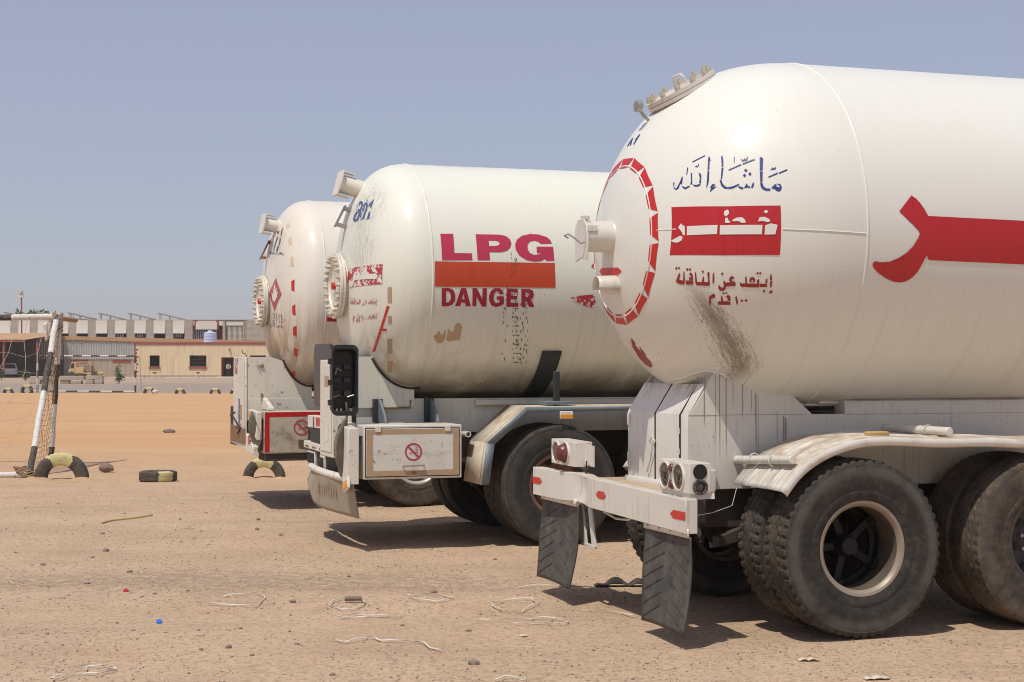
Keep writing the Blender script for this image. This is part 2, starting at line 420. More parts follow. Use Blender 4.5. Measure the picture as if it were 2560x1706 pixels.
# ---------------------------------------------------------------- ground, one sheet to the horizon
def make_ground():
    ang = np.concatenate([np.linspace(-180, -32, 38)[:-1], np.linspace(-32, 32, 321), np.linspace(32, 180, 38)[1:]])
    rr = np.concatenate([[0.3], np.geomspace(1.2, 6.5, 14)[:-1], np.geomspace(6.5, 40, 330)[:-1], np.geomspace(40, 5000, 110)])
    A, Rr = np.meshgrid(np.radians(ang), rr)
    X = Rr * np.sin(A); Y = Rr * np.cos(A)
    Zz = ground_h(X, Y)
    na = len(ang); nr = len(rr)
    V = np.stack([X, Y, Zz], -1).reshape(-1, 3)
    i, j = np.meshgrid(np.arange(nr - 1), np.arange(na - 1), indexing='ij')
    q = (i * na + j).ravel()
    Fq = np.stack([q, q + 1, q + na + 1, q + na], -1)
    me = bpy.data.meshes.new('ground')
    me.from_pydata(V.tolist(), [], Fq.tolist() + [tuple(range(na - 1))]); me.update()
    bm = bmesh.new(); bm.from_mesh(me); bmesh.ops.remove_doubles(bm, verts=bm.verts, dist=1e-5); bmesh.ops.recalc_face_normals(bm, faces=bm.faces)
    if sum(f.normal.z for f in list(bm.faces)[:50]) < 0: bmesh.ops.reverse_faces(bm, faces=bm.faces)
    bm.to_mesh(me); bm.free()
    me.polygons.foreach_set('use_smooth', [True] * len(me.polygons))
    g = G('sandy_earth')
    x, y, z = g.xyz()
    tan = g.mix(g.ss(g.noise(.7, 5, .62), .35, .7), (.60, .43, .29), (.515, .365, .242))
    tan = g.mix(g.mul(g.ss(g.noise(1, 5, .7, g.map((.35, 1.3, 1))), .48, .70), .55), tan, (.42, .29, .195))
    tan = g.mix(g.mul(g.ss(g.noise(11, 5, .8), .48, .72), .5), tan, (.36, .25, .17))
    tan = g.mix(g.mul(g.ss(g.noise(28, 4, .75), .47, .66), .7), tan, (.27, .19, .13))
    tan = g.mix(g.mul(g.ss(g.noise(75, 2, .7), .61, .70), .6), tan, (.19, .135, .10))
    tan = g.mix(g.mul(g.ss(g.noise(60, 2, .7, g.map((1, 1, 1), loc=(5, 3, 1))), .63, .72), .5), tan, (.66, .51, .37))
    by = g.ma('ADD', y, g.ma('MULTIPLY', g.ma('SUBTRACT', g.noise(.5, 3, .6), .5), 2.6))
    bandm = g.mul(g.ss(by, 11.6, 12.3), g.ss(by, 13.6, 12.7), g.ss(x, 1.2, -.6), g.ss(g.noise(9, 5, .8), .40, .60))
    tan = g.mix(g.mul(bandm, .7), tan, (.27, .20, .15))
    ora = g.mix(g.ss(g.noise(1, 5, .6, g.map((.06, .5, 1))), .35, .7), (.56, .325, .165), (.585, .365, .205))
    ora = g.mix(g.mul(g.ss(g.noise(1, 5, .7, g.map((.25, 1.1, 1))), .5, .75), .5), ora, (.42, .245, .14))
    ora = g.mix(g.mul(g.ss(g.noise(3, 4, .75), .6, .78), .3), ora, (.34, .21, .13))
    gre = g.mix(g.ss(g.noise(.5, 5, .7), .35, .7), (.36, .285, .23), (.29, .235, .195))
    wob = g.ma('MULTIPLY', g.ma('SUBTRACT', g.noise(.16, 4, .6), .5), 14)
    yy = g.ma('ADD', y, wob)
    c = g.mix(g.ss(yy, 17, 36), tan, ora)
    c = g.mix(g.mul(g.ss(g.noise(.55, 4, .6, g.map((1, 1, 1), loc=(7, 2, 0))), .60, .74), .55), c, (.50, .28, .15))
    edge = g.ma('ADD', y, g.ma('MULTIPLY', g.ma('SUBTRACT', g.noise(.4, 3, .6), .5), 5))
    c = g.mix(g.ss(edge, 90, 93.5), c, gre)
    far = g.ma('ADD', y, g.ma('MULTIPLY', g.ma('SUBTRACT', g.noise(.1, 4, .6), .5), 30))
    c = g.mix(g.ss(far, 118, 150), c, (.42, .31, .22))
    h = g.ma('ADD', g.noise(24, 5, .75), g.mul(g.noise(110, 3, .7), .5))
    tr_ = g.noise(1, 3, .6, g.map((.35, 15, 1), rot=(0, 0, RAD(-10))))
    h = g.ma('ADD', h, g.mul(tr_, g.ss(g.noise(.5, 2, .5, g.map((1, 1, 1), loc=(2, 5, 0))), .48, .62), 1.1))
    g.bump(h, .8, .016)
    me.materials.append(g.fin(c, .95, 0, 0, .15))
    return struct(link('ground', me))
make_ground()
D = {
'A_blue': '-560,2946 -551,2956 -542,2942 -556,2871 -573,2863;-573,2857 -557,2863 -568,2792 -579,2789;-580,2785 -568,2788 -564,2765 -551,2752 -529,2751 -530,2738 -553,2738 -571,2748 -580,2766;-524,2754 -500,2779 -491,2775 -497,2765 -479,2757 -471,2768 -464,2763 -469,2743 -482,2732 -495,2736 -503,2747;-493,2782 -473,2780 -465,2770 -472,2767 -483,2775;-517,2865 -500,2887 -499,2878 -479,2888 -488,2870 -494,2873 -500,2869 -505,2873;-532,2827 -476,2853 -477,2844 -530,2820;-471,2851 -420,2874 -419,2866 -470,2843;-697,2765 -691,2772 -679,2764 -670,2762 -672,2751 -685,2753;-668,2757 -650,2788 -645,2769 -635,2766 -634,2756 -647,2760;-630,2765 -616,2796 -613,2782 -619,2763 -627,2755;-746,2767 -720,2772 -692,2786 -689,2780 -705,2768 -727,2757 -746,2755;-782,2813 -773,2816 -769,2789 -758,2771 -747,2766 -749,2756 -765,2759 -778,2779;-750,2968 -743,2974 -743,2948 -751,2901 -760,2897;-761,2892 -751,2894 -769,2821 -776,2818;-654,2871 -643,2882 -635,2869 -645,2858;-635,2848 -625,2859 -618,2846 -629,2833;-664,2839 -654,2850 -647,2837 -658,2826;-730,2879 -662,2913 -662,2904 -729,2872;-654,2916 -588,2943 -588,2934 -655,2907;-690,2961 -686,2959 -694,2919 -697,2923;-658,2950 -654,2941 -645,2939 -638,2950 -635,2940 -628,2947 -621,2962 -620,2953 -628,2934 -638,2930 -643,2932 -654,2927;-835,2740 -828,2762 -830,2771 -818,2791 -806,2788 -806,2778 -817,2781 -815,2774 -801,2773;-812,2959 -803,2975 -802,2946 -807,2942 -819,2884 -828,2881;-829,2874 -820,2878 -832,2810 -847,2764 -847,2777;-869,2875 -859,2854 -869,2798 -876,2803 -869,2834;-908,2799 -893,2791 -874,2796 -869,2792 -883,2780 -898,2782;-902,2874 -897,2869 -906,2800 -916,2796 -909,2817;-952,2795 -938,2780 -920,2791 -918,2783 -938,2768 -946,2774;-956,2816 -940,2856 -939,2845 -948,2804 -953,2801;-981,2819 -976,2821 -981,2787 -977,2776 -967,2792 -955,2818 -953,2812 -965,2778 -977,2767 -984,2781;-883,2947 -821,2983 -821,2977 -882,2940;-878,2927 -877,2915 -869,2918 -867,2912 -858,2931 -858,2920 -867,2907 -876,2908;-911,2911 -907,2908 -920,2858 -922,2864',
'A_panel': '-1005,2660 -766,2646 -480,2644 -482,2342 -772,2345 -1016,2357',
'A_white': '-986,2529 -972,2553 -968,2541 -958,2535 -958,2478 -965,2476 -971,2499;-1015,2447 -978,2476 -967,2467 -971,2446 -988,2433 -1003,2436;-949,2533 -811,2532 -815,2476 -950,2476;-800,2530 -584,2526 -587,2468 -802,2472;-570,2523 -540,2535 -501,2525 -514,2467 -573,2466;-577,2607 -563,2619 -550,2608 -563,2595;-608,2547 -599,2573 -573,2576 -548,2562 -541,2549 -554,2541 -582,2550;-780,2594 -777,2617 -760,2626 -753,2613 -756,2597 -770,2582;-776,2544 -774,2573 -762,2575 -757,2554 -750,2554 -752,2543;-740,2559 -718,2574 -689,2575 -675,2558 -672,2541 -695,2541 -705,2551 -737,2552',
'A_warn': '-524,2215 -518,2229 -509,2188 -520,2188;-519,2183 -509,2185 -506,2146 -515,2144;-514,2106 -512,2124 -504,2129 -499,2120 -493,2115 -507,2108;-546,2194 -536,2198 -533,2172 -544,2167;-575,2168 -535,2167 -533,2146 -572,2147;-551,2122 -545,2132 -537,2122 -543,2111;-645,2170 -578,2168 -575,2145 -644,2147;-592,2191 -580,2196 -578,2168 -589,2168;-633,2189 -630,2206 -613,2209 -601,2192 -605,2176 -614,2179 -613,2191 -622,2191 -620,2176 -629,2178;-601,2231 -596,2240 -587,2231 -593,2222;-587,2232 -581,2240 -572,2231 -579,2222;-657,2205 -652,2218 -643,2173 -651,2171;-681,2180 -673,2170 -644,2171 -643,2151 -665,2148 -678,2158;-737,2204 -727,2219 -713,2208 -712,2197 -722,2200 -727,2191 -714,2182 -725,2178 -737,2188;-760,2177 -703,2180 -700,2156 -744,2153;-765,2183 -760,2191 -747,2157 -747,2137 -759,2124 -776,2131 -785,2149 -782,2166 -775,2152 -764,2145 -757,2151;-782,2231 -776,2241 -768,2231 -775,2222;-821,2229 -816,2243 -809,2197 -811,2167 -816,2178;-847,2237 -841,2247 -836,2236 -833,2198 -826,2164 -837,2158 -839,2198;-895,2185 -831,2182 -829,2159 -888,2165;-865,2208 -861,2222 -855,2184 -866,2183;-874,2247 -869,2257 -863,2247 -868,2238;-903,2239 -899,2249 -887,2180 -893,2173;-929,2230 -921,2247 -911,2229 -907,2199 -921,2198 -928,2214 -919,2215 -919,2229;-939,2196 -906,2196 -903,2170 -934,2171;-944,2265 -938,2274 -932,2265 -937,2255;-932,2264 -927,2273 -921,2264 -925,2255;-953,2248 -950,2256 -942,2201 -947,2182;-978,2199 -970,2247 -964,2232 -967,2205 -958,2198 -942,2196 -941,2172 -959,2174 -975,2186;-990,2275 -985,2284 -979,2275 -983,2264;-978,2275 -974,2284 -969,2276 -973,2266;-820,2092 -802,2112 -791,2101 -792,2084 -809,2081 -803,2046 -810,2042;-774,2062 -728,2063 -709,2058 -707,2041 -765,2042;-762,2091 -758,2101 -747,2060 -757,2061;-739,2090 -730,2104 -715,2090 -711,2063 -730,2070 -725,2079;-758,2112 -753,2120 -746,2111 -751,2105;-744,2113 -740,2120 -733,2112 -737,2106;-691,2086 -685,2094 -670,2054 -671,2040 -676,2043;-661,2066 -655,2074 -645,2065 -651,2056;-639,2067 -633,2076 -623,2066 -630,2057',
'A_num': '122,3137 108,3191 78,3185 87,3135;94,3188 89,3197 28,3134 54,3135;7,3163 -1,3188 -21,3206 -35,3191 -32,3167 -30,3130 -8,3136 -11,3167',
'A_bar': '386,2726 417,2709 445,2681 475,2641 498,2600 731,2596 967,2593 1206,2589 1219,2311 981,2316 745,2320 513,2325 494,2354 471,2306 443,2251 410,2215 371,2191 329,2182 278,2187 226,2205 166,2237 130,2264 115,2285 120,2304 135,2310 179,2304 233,2309 295,2333 352,2368 393,2409 424,2455 438,2488 428,2507 395,2537 292,2623',
'A_hex': '241,2301 175,2317 -122,2306 -173,2278 -111,2257 179,2267',
'A_flame': '27,1856 63,1778 -12,1847 -34,1812 -4,1797 -23,1773 -30,1750 -62,1792 -69,1742 -46,1719 -56,1688 -22,1660 30,1650 71,1668 87,1711 61,1762 42,1813',
'B_L': '-1103,2861 -980,2864 -982,2684 -815,2685 -814,2622 -1102,2616',
'B_P': '-765,2865 -533,2867 -470,2855 -436,2824 -426,2789 -439,2748 -474,2717 -530,2702 -646,2700 -645,2625 -764,2623;-646,2808 -576,2809 -549,2801 -539,2783 -552,2768 -576,2759 -644,2757',
'B_G': '-27,2794 -139,2789 -156,2807 -196,2819 -244,2807 -270,2775 -271,2735 -254,2701 -213,2683 -176,2688 -133,2704 -184,2703 -182,2762 -18,2765 -16,2633 -96,2630 -104,2649 -147,2629 -203,2621 -286,2632 -357,2675 -390,2732 -390,2781 -367,2826 -312,2863 -235,2881 -152,2879 -71,2856 -37,2825',
'B_bar': '-1171,2604 -790,2606 -403,2609 -10,2611 -15,2554 -11,2501 -8,2380 -402,2378 -790,2376 -1172,2374',
'B_D': '-1107,2362 -1042,2363 -997,2347 -975,2300 -976,2248 -1003,2210 -1043,2196 -1099,2196;-1066,2335 -1037,2331 -1018,2304 -1016,2261 -1032,2235 -1061,2228',
'B_A': '-924,2363 -876,2364 -823,2199 -868,2198 -879,2232 -915,2232 -925,2199 -971,2199;-899,2318 -884,2262 -912,2262',
'B_N': '-815,2365 -772,2365 -716,2265 -718,2365 -677,2366 -673,2199 -716,2198 -773,2290 -770,2199 -807,2199',
'B_G2': '-511,2315 -552,2311 -562,2334 -585,2340 -607,2313 -609,2266 -589,2232 -561,2232 -546,2245 -547,2262 -577,2262 -579,2294 -510,2293 -506,2224 -545,2202 -581,2195 -624,2210 -649,2252 -652,2300 -634,2345 -600,2367 -554,2368 -526,2349',
'B_E': '-486,2367 -376,2364 -377,2329 -443,2333 -442,2303 -377,2299 -380,2269 -442,2271 -440,2235 -364,2232 -363,2200 -479,2198',
'B_R': '-343,2363 -269,2364 -232,2353 -217,2319 -224,2284 -246,2266 -226,2240 -206,2200 -255,2199 -287,2252 -297,2257 -292,2199 -334,2200;-301,2332 -273,2331 -260,2314 -271,2292 -299,2291',
'B_patch': '-1146,1922 -1118,1944 -1113,1969 -1095,1965 -1077,1935 -1055,1940 -1047,1991 -1036,1961 -1034,1893 -1056,1865 -1100,1862 -1128,1892;-1020,1893 -1017,1957 -1015,1996 -991,1962 -963,1957 -954,2022 -939,2048 -911,2044 -887,2009 -887,1936 -897,1889 -934,1889 -994,1874',
'B_scr': '-441,2701 -435,2702 -433,2681 -439,2681;-441,2657 -435,2657 -432,2643 -438,2643;-408,2648 -400,2648 -398,2620 -406,2620;-394,2652 -386,2652 -384,2623 -391,2623;-442,2608 -435,2608 -432,2592 -439,2592;-418,2604 -411,2604 -408,2581 -416,2581;-388,2611 -380,2611 -377,2582 -385,2582;-443,2570 -437,2570 -433,2552 -439,2552;-398,2567 -392,2567 -389,2545 -395,2545;-438,2532 -432,2532 -428,2516 -435,2516;-417,2530 -409,2530 -406,2511 -413,2511;-448,2489 -440,2490 -437,2466 -444,2466;-416,2491 -409,2491 -405,2478 -412,2478;-484,2393 -477,2393 -483,2373 -491,2373;-410,2395 -404,2395 -400,2378 -406,2378;-516,2361 -509,2361 -512,2342 -519,2342;-442,2353 -436,2353 -432,2339 -438,2339;-432,2355 -385,2355 -385,2351 -432,2350;-488,2315 -482,2315 -484,2299 -491,2299;-437,2323 -430,2323 -425,2295 -432,2295;-412,2323 -406,2323 -402,2307 -408,2307;-382,2325 -376,2325 -371,2295 -377,2295;-282,2318 -274,2318 -269,2291 -277,2291;-514,2269 -506,2269 -508,2240 -516,2240;-490,2269 -484,2269 -483,2249 -489,2249;-399,2269 -393,2269 -387,2239 -393,2239;-311,2285 -303,2285 -297,2260 -306,2260;-291,2276 -284,2276 -278,2250 -285,2250;-430,2272 -384,2272 -383,2268 -429,2267;-483,2241 -475,2241 -473,2214 -481,2214;-399,2238 -391,2239 -385,2212 -393,2212;-380,2244 -374,2244 -369,2221 -374,2221;-352,2234 -346,2234 -341,2215 -347,2215;-292,2231 -284,2231 -280,2217 -287,2217;-501,2196 -495,2196 -497,2175 -503,2175;-487,2191 -479,2191 -481,2169 -489,2169;-394,2186 -387,2186 -381,2157 -388,2157;-379,2193 -373,2193 -368,2178 -374,2178;-311,2199 -302,2199 -298,2187 -306,2187;-285,2202 -280,2202 -274,2175 -279,2175;-420,2189 -357,2189 -357,2185 -420,2184;-504,2156 -498,2156 -495,2128 -501,2128;-417,2153 -409,2153 -403,2135 -411,2135;-317,2149 -310,2149 -304,2124 -310,2124;-291,2160 -283,2160 -278,2144 -285,2144;-499,2113 -492,2113 -494,2099 -501,2099;-418,2116 -410,2116 -404,2093 -412,2093;-384,2118 -378,2118 -371,2091 -378,2091;-368,2103 -360,2103 -353,2072 -360,2072;-337,2103 -331,2103 -324,2082 -330,2082;-280,2109 -272,2109 -265,2084 -273,2084;-415,2105 -353,2106 -353,2102 -415,2101;-498,2064 -491,2064 -491,2042 -498,2042;-407,2073 -400,2073 -395,2061 -402,2061;-380,2066 -373,2066 -366,2047 -374,2047;-313,2062 -304,2062 -297,2032 -305,2032;-263,2075 -257,2075 -249,2045 -255,2045;-449,2031 -440,2031 -446,2016 -454,2015;-370,2032 -363,2032 -357,2017 -364,2017;-359,2031 -353,2031 -347,2018 -353,2018;-301,2025 -294,2025 -286,2000 -294,2000;-399,2022 -335,2023 -334,2019 -399,2018;-400,1980 -393,1980 -387,1967 -394,1967;-364,1990 -357,1990 -349,1965 -356,1965;-324,1988 -319,1988 -310,1959 -316,1959;-298,1993 -292,1993 -284,1964 -290,1964;-251,1987 -243,1987 -237,1972 -244,1972;-333,1939 -326,1939 -320,1925 -327,1925;-267,1938 -260,1938 -254,1925 -261,1925;-391,1939 -317,1939 -316,1935 -390,1935;-454,1900 -447,1900 -442,1872 -448,1872;-348,1901 -341,1901 -331,1870 -338,1870;-333,1899 -326,1899 -318,1876 -325,1876;-298,1910 -290,1910 -280,1881 -288,1881;-235,1897 -228,1897 -222,1885 -229,1885;-370,1869 -363,1869 -356,1854 -363,1854;-336,1856 -328,1856 -320,1838 -328,1838;-320,1869 -314,1869 -303,1838 -310,1838;-256,1856 -248,1856 -240,1835 -247,1835;-240,1854 -231,1854 -224,1837 -232,1837;-369,1855 -310,1856 -309,1851 -368,1851;-363,1818 -358,1818 -350,1801 -356,1801;-328,1825 -320,1825 -313,1811 -321,1811;-292,1824 -284,1824 -274,1799 -282,1799;-257,1822 -250,1822 -239,1790 -246,1790;-230,1813 -224,1813 -213,1782 -219,1782;-457,1773 -449,1773 -446,1760 -454,1760;-273,1774 -266,1774 -254,1747 -262,1747;-220,1785 -214,1785 -206,1769 -212,1769;-347,1771 -270,1771 -269,1767 -346,1767;-423,1731 -416,1731 -408,1702 -415,1702;-338,1737 -331,1737 -322,1717 -329,1717;-304,1740 -298,1740 -289,1722 -295,1722;-279,1726 -272,1726 -262,1707 -270,1707;-264,1725 -258,1725 -247,1703 -253,1703;-241,1738 -233,1738 -224,1719 -231,1719;-287,1690 -281,1690 -273,1677 -280,1677;-243,1684 -236,1684 -226,1668 -234,1668;-255,1700 -249,1700 -240,1684 -246,1684;-199,1696 -193,1696 -185,1683 -191,1683;-326,1686 -267,1686 -265,1682 -325,1682',
'B_801': '-260,3119 -213,3173 -242,3212 -311,3214 -369,3176 -371,3126 -387,3079 -374,3025 -296,3014 -218,3045 -229,3089;-281,3167 -306,3192 -333,3173 -333,3135 -295,3133;-271,3069 -308,3104 -337,3096 -332,3047 -290,3036',
'B_0': '-392,3119 -380,3208 -420,3218 -462,3186 -494,3116 -497,3031 -437,3019 -394,3059;-429,3121 -422,3185 -459,3135 -459,3045 -437,3057',
'B_1': '-548,3027 -531,3149 -494,3146 -489,3165 -534,3213 -589,3029 -605,3020 -509,3021',
'B_panel': '-264,2572 -897,2584 -898,2401 -274,2392',
'B_white': '-342,2397 -429,2471 -428,2498 -825,2501 -849,2479 -833,2451 -470,2457 -397,2394;-760,2562 -823,2540 -853,2503 -787,2517;-579,2518 -633,2526 -664,2503 -613,2497',
'B_saw': '-918,2205 -902,2176 -884,2146 -865,2116 -845,2086 -823,2057 -801,2027 -777,1997 -751,1967 -724,1937 -695,1907 -665,1877 -632,1847 -597,1817 -560,1786 -593,1786 -630,1807 -628,1816 -663,1837 -661,1846 -694,1867 -692,1875 -723,1897 -721,1905 -751,1926 -749,1935 -777,1956 -774,1964 -801,1985 -799,1994 -824,2014 -822,2023 -846,2044 -843,2052 -866,2073 -864,2082 -886,2102 -883,2111 -904,2132 -901,2140 -921,2161 -918,2169 -937,2190 -934,2198;-787,1999 -836,1995 -849,1986 -836,1972 -801,1976',
'B_tape': '-949,2372 -982,2371 -966,2229 -930,2230;-816,1907 -854,1899 -771,1764 -734,1772;-677,1696 -716,1692 -620,1592 -576,1592;-499,1530 -521,1514 -378,1430 -347,1436;-899,2104 -934,2112 -912,2041 -879,2041',
'B_t1': '-816,2264 -822,2272 -819,2251 -812,2250;-812,2248 -819,2249 -811,2229 -805,2227;-796,2208 -802,2217 -808,2220 -809,2215 -812,2213 -801,2209;-797,2253 -804,2255 -800,2242 -792,2239;-771,2239 -798,2239 -794,2228 -768,2229;-776,2216 -782,2221 -786,2216 -779,2210;-719,2239 -769,2239 -766,2228 -714,2227;-764,2251 -774,2254 -769,2239 -761,2239;-732,2249 -739,2259 -753,2260 -758,2251 -752,2243 -745,2245 -749,2251 -742,2251 -740,2243 -733,2244;-766,2272 -772,2277 -776,2272 -770,2267;-777,2273 -783,2277 -787,2272 -780,2267;-717,2258 -724,2264 -721,2241 -714,2240;-691,2244 -695,2239 -720,2240 -716,2230 -697,2228 -688,2233;-645,2256 -659,2264 -669,2258 -668,2253 -659,2254 -652,2249 -662,2245 -651,2243 -642,2248;-616,2242 -672,2244 -668,2232 -625,2229;-612,2245 -619,2249 -624,2232 -618,2221 -602,2214 -586,2218 -582,2227 -589,2236 -594,2228 -602,2225 -612,2228;-606,2270 -615,2275 -621,2270 -611,2265;-562,2268 -571,2276 -568,2252 -557,2236 -554,2242;-532,2272 -542,2277 -546,2272 -540,2252 -538,2234 -523,2231 -532,2252;-453,2244 -538,2244 -534,2232 -457,2234;-502,2257 -510,2264 -508,2244 -494,2244;-499,2277 -507,2282 -514,2277 -505,2272;-456,2272 -464,2278 -463,2242 -451,2238;-413,2268 -430,2277 -442,2267 -438,2252 -417,2251 -411,2259 -425,2260 -429,2267;-386,2250 -440,2250 -436,2237 -387,2237;-398,2286 -409,2290 -417,2286 -407,2281;-418,2286 -427,2290 -435,2285 -425,2280;-377,2277 -386,2281 -382,2252 -367,2242;-315,2251 -347,2276 -353,2269 -340,2254 -353,2251 -382,2250 -375,2237 -343,2238 -318,2245;-315,2291 -328,2296 -337,2291 -326,2285;-338,2291 -347,2295 -355,2291 -346,2286',
'B_t2': '-342,2112 -384,2130 -398,2120 -388,2105 -357,2102 -346,2071 -331,2069;-406,2087 -477,2088 -501,2085 -494,2070 -409,2069;-441,2112 -453,2122 -448,2086 -433,2086;-476,2112 -496,2124 -509,2112 -501,2089 -478,2094 -491,2103;-458,2131 -469,2138 -476,2131 -465,2125;-479,2132 -489,2138 -495,2132 -485,2126;-539,2110 -551,2117 -550,2082 -541,2070 -536,2073;-567,2092 -579,2100 -585,2093 -573,2084;-593,2094 -605,2102 -610,2094 -598,2086;-791,2084 -801,2089 -806,2084 -794,2078;-686,2104 -777,2106 -772,2095 -677,2092;-769,2118 -786,2120 -777,2106 -764,2106;-710,2115 -722,2124 -748,2126 -757,2118 -746,2109 -734,2111 -740,2117 -729,2116 -725,2109 -712,2110;-772,2138 -783,2143 -790,2138 -779,2133;-791,2139 -801,2143 -809,2139 -797,2134;-680,2123 -692,2130 -690,2106 -676,2105;-630,2108 -639,2104 -688,2105 -681,2095 -644,2092 -626,2097;-529,2119 -557,2128 -582,2122 -579,2116 -560,2118 -548,2113 -570,2109 -546,2106 -525,2111',
'B_spear': '147,2292 255,2313 394,2324 416,2214 368,2198 297,2213 207,2252;349,2587 380,2621 394,2613 388,2555',
'C_sq': '-896,2638 -947,2655 -954,2513 -906,2530;-909,2346 -960,2368 -945,2234 -898,2251;-871,2104 -925,2114 -879,1989 -834,2009;-766,1856 -815,1845 -747,1751 -712,1772;-489,1585 -565,1585 -473,1523 -407,1531',
'C_pale': '-813,2905 -851,2937 -907,2802 -847,2820;-661,3142 -686,3180 -772,3072 -709,3073;-462,3328 -486,3361 -576,3300 -516,3284',
'C_dia': '-511,2693 -699,2492 -463,2301 -252,2519',
'C_fl': '-494,2621 -524,2576 -503,2538 -567,2576 -554,2516 -600,2529 -569,2458 -477,2403 -407,2434 -371,2524 -435,2502 -455,2559',
'C_blue': '-665,2252 -672,2259 -676,2248 -657,2195 -644,2189;-643,2184 -655,2188 -632,2134 -624,2132;-622,2128 -631,2131 -627,2112 -631,2103 -645,2102 -640,2091 -626,2092 -617,2100 -617,2114;-648,2104 -670,2123 -674,2120 -668,2112 -676,2106 -684,2115 -686,2111 -677,2096 -666,2087 -660,2090 -659,2099;-675,2125 -685,2123 -687,2116 -683,2114 -679,2120;-680,2189 -694,2205 -693,2199 -707,2205 -698,2192 -695,2195 -691,2192 -689,2195;-663,2160 -701,2179 -699,2172 -663,2155;-704,2177 -736,2193 -735,2187 -703,2172;-531,2112 -538,2118 -546,2112 -552,2110 -547,2101 -537,2103;-552,2107 -574,2131 -572,2116 -579,2114 -577,2105 -568,2109;-583,2113 -600,2137 -599,2126 -590,2111 -581,2105;-490,2113 -514,2118 -541,2129 -542,2125 -526,2114 -504,2105 -487,2104;-468,2150 -477,2152 -475,2130 -480,2117 -489,2112 -484,2104 -471,2106 -464,2123;-517,2273 -524,2278 -523,2257 -512,2220 -503,2217;-501,2213 -511,2215 -482,2156 -475,2154;-589,2196 -599,2204 -602,2194 -593,2186;-598,2178 -608,2186 -610,2176 -600,2166;-575,2171 -585,2180 -588,2169 -577,2161;-527,2203 -589,2229 -588,2222 -527,2197;-595,2232 -646,2250 -646,2244 -593,2224;-570,2267 -574,2266 -563,2234 -561,2237;-595,2257 -597,2251 -604,2249 -611,2257 -612,2250 -618,2255 -624,2266 -624,2259 -617,2245 -609,2242 -606,2244 -596,2240;-395,2089 -409,2107 -409,2114 -427,2131 -438,2129 -437,2121 -426,2123 -426,2117 -440,2117;-453,2266 -462,2279 -463,2256 -459,2253 -442,2207 -432,2204;-430,2198 -440,2202 -417,2146 -389,2108 -392,2119;-383,2198 -393,2181 -372,2135 -364,2139 -379,2164;-324,2135 -341,2128 -365,2133 -370,2130 -351,2120 -332,2121;-341,2196 -346,2192 -326,2135 -311,2131 -325,2149;-259,2128 -277,2117 -306,2127 -306,2120 -275,2107 -263,2111;-256,2146 -285,2179 -286,2171 -267,2136 -259,2134;-216,2146 -223,2148 -211,2119 -216,2110 -234,2124 -258,2147 -261,2143 -235,2113 -214,2103 -205,2114;-367,2255 -442,2285 -442,2280 -368,2250;-374,2240 -376,2230 -385,2233 -388,2228 -399,2243 -399,2234 -388,2224 -377,2225;-330,2225 -334,2223 -315,2182 -312,2186',
'C_dark': '-637,2996 -640,3002 -649,2984 -641,2985;-641,2982 -649,2983 -653,2966 -646,2965;-647,2949 -648,2957 -654,2959 -658,2954 -662,2952 -652,2950;-621,2988 -628,2989 -632,2978 -623,2977;-599,2978 -630,2976 -632,2967 -602,2969;-619,2958 -623,2961 -630,2957 -625,2953;-538,2982 -596,2978 -600,2968 -539,2972;-583,2989 -593,2990 -596,2978 -587,2979;-547,2989 -549,2997 -564,2997 -576,2989 -573,2983 -565,2985 -565,2989 -558,2990 -560,2983 -551,2985;-573,3006 -577,3010 -585,3005 -580,3002;-585,3006 -589,3009 -598,3005 -592,3001;-523,2998 -527,3003 -539,2983 -531,2983;-501,2988 -510,2983 -538,2982 -540,2974 -519,2974 -506,2979;-439,3001 -449,3007 -466,3001 -468,2997 -456,2999 -452,2995 -467,2991 -455,2989 -441,2994;-414,2991 -479,2989 -483,2979 -434,2980;-407,2994 -413,2997 -431,2982 -432,2974 -419,2969 -397,2973 -385,2981 -387,2988 -398,2981 -411,2978 -420,2980;-381,3015 -387,3019 -398,3014 -391,3011;-328,3017 -332,3023 -349,3003 -348,2990 -340,2995;-287,3022 -294,3026 -304,3021 -314,3005 -327,2990 -312,2988 -305,3005;-213,3004 -319,2998 -324,2988 -229,2996;-263,3012 -266,3017 -281,3001 -264,3001;-240,3029 -246,3032 -259,3028 -252,3024;-189,3028 -194,3032 -228,3002 -218,2999;-137,3027 -151,3033 -175,3025 -187,3012 -161,3013 -144,3020 -162,3019 -159,3025;-122,3014 -191,3010 -201,2999 -138,3003;-96,3043 -106,3046 -122,3042 -115,3038;-123,3042 -131,3045 -147,3040 -140,3037;-78,3037 -84,3040 -114,3016 -106,3009;-24,3020 -35,3039 -54,3032 -54,3021 -78,3017 -117,3014 -122,3004 -78,3007 -37,3014;35,3054 22,3057 0,3052 9,3048;-2,3052 -9,3055 -27,3051 -20,3047;-365,3320 -399,3313 -474,3115 -442,3004 -377,3003 -433,3118;-229,3271 -295,3271 -320,3239 -256,3239;-301,3196 -339,3198 -307,3037 -255,3036',
'C_bar': '-1063,2210 -944,2206 -941,2162 -1061,2164',
}
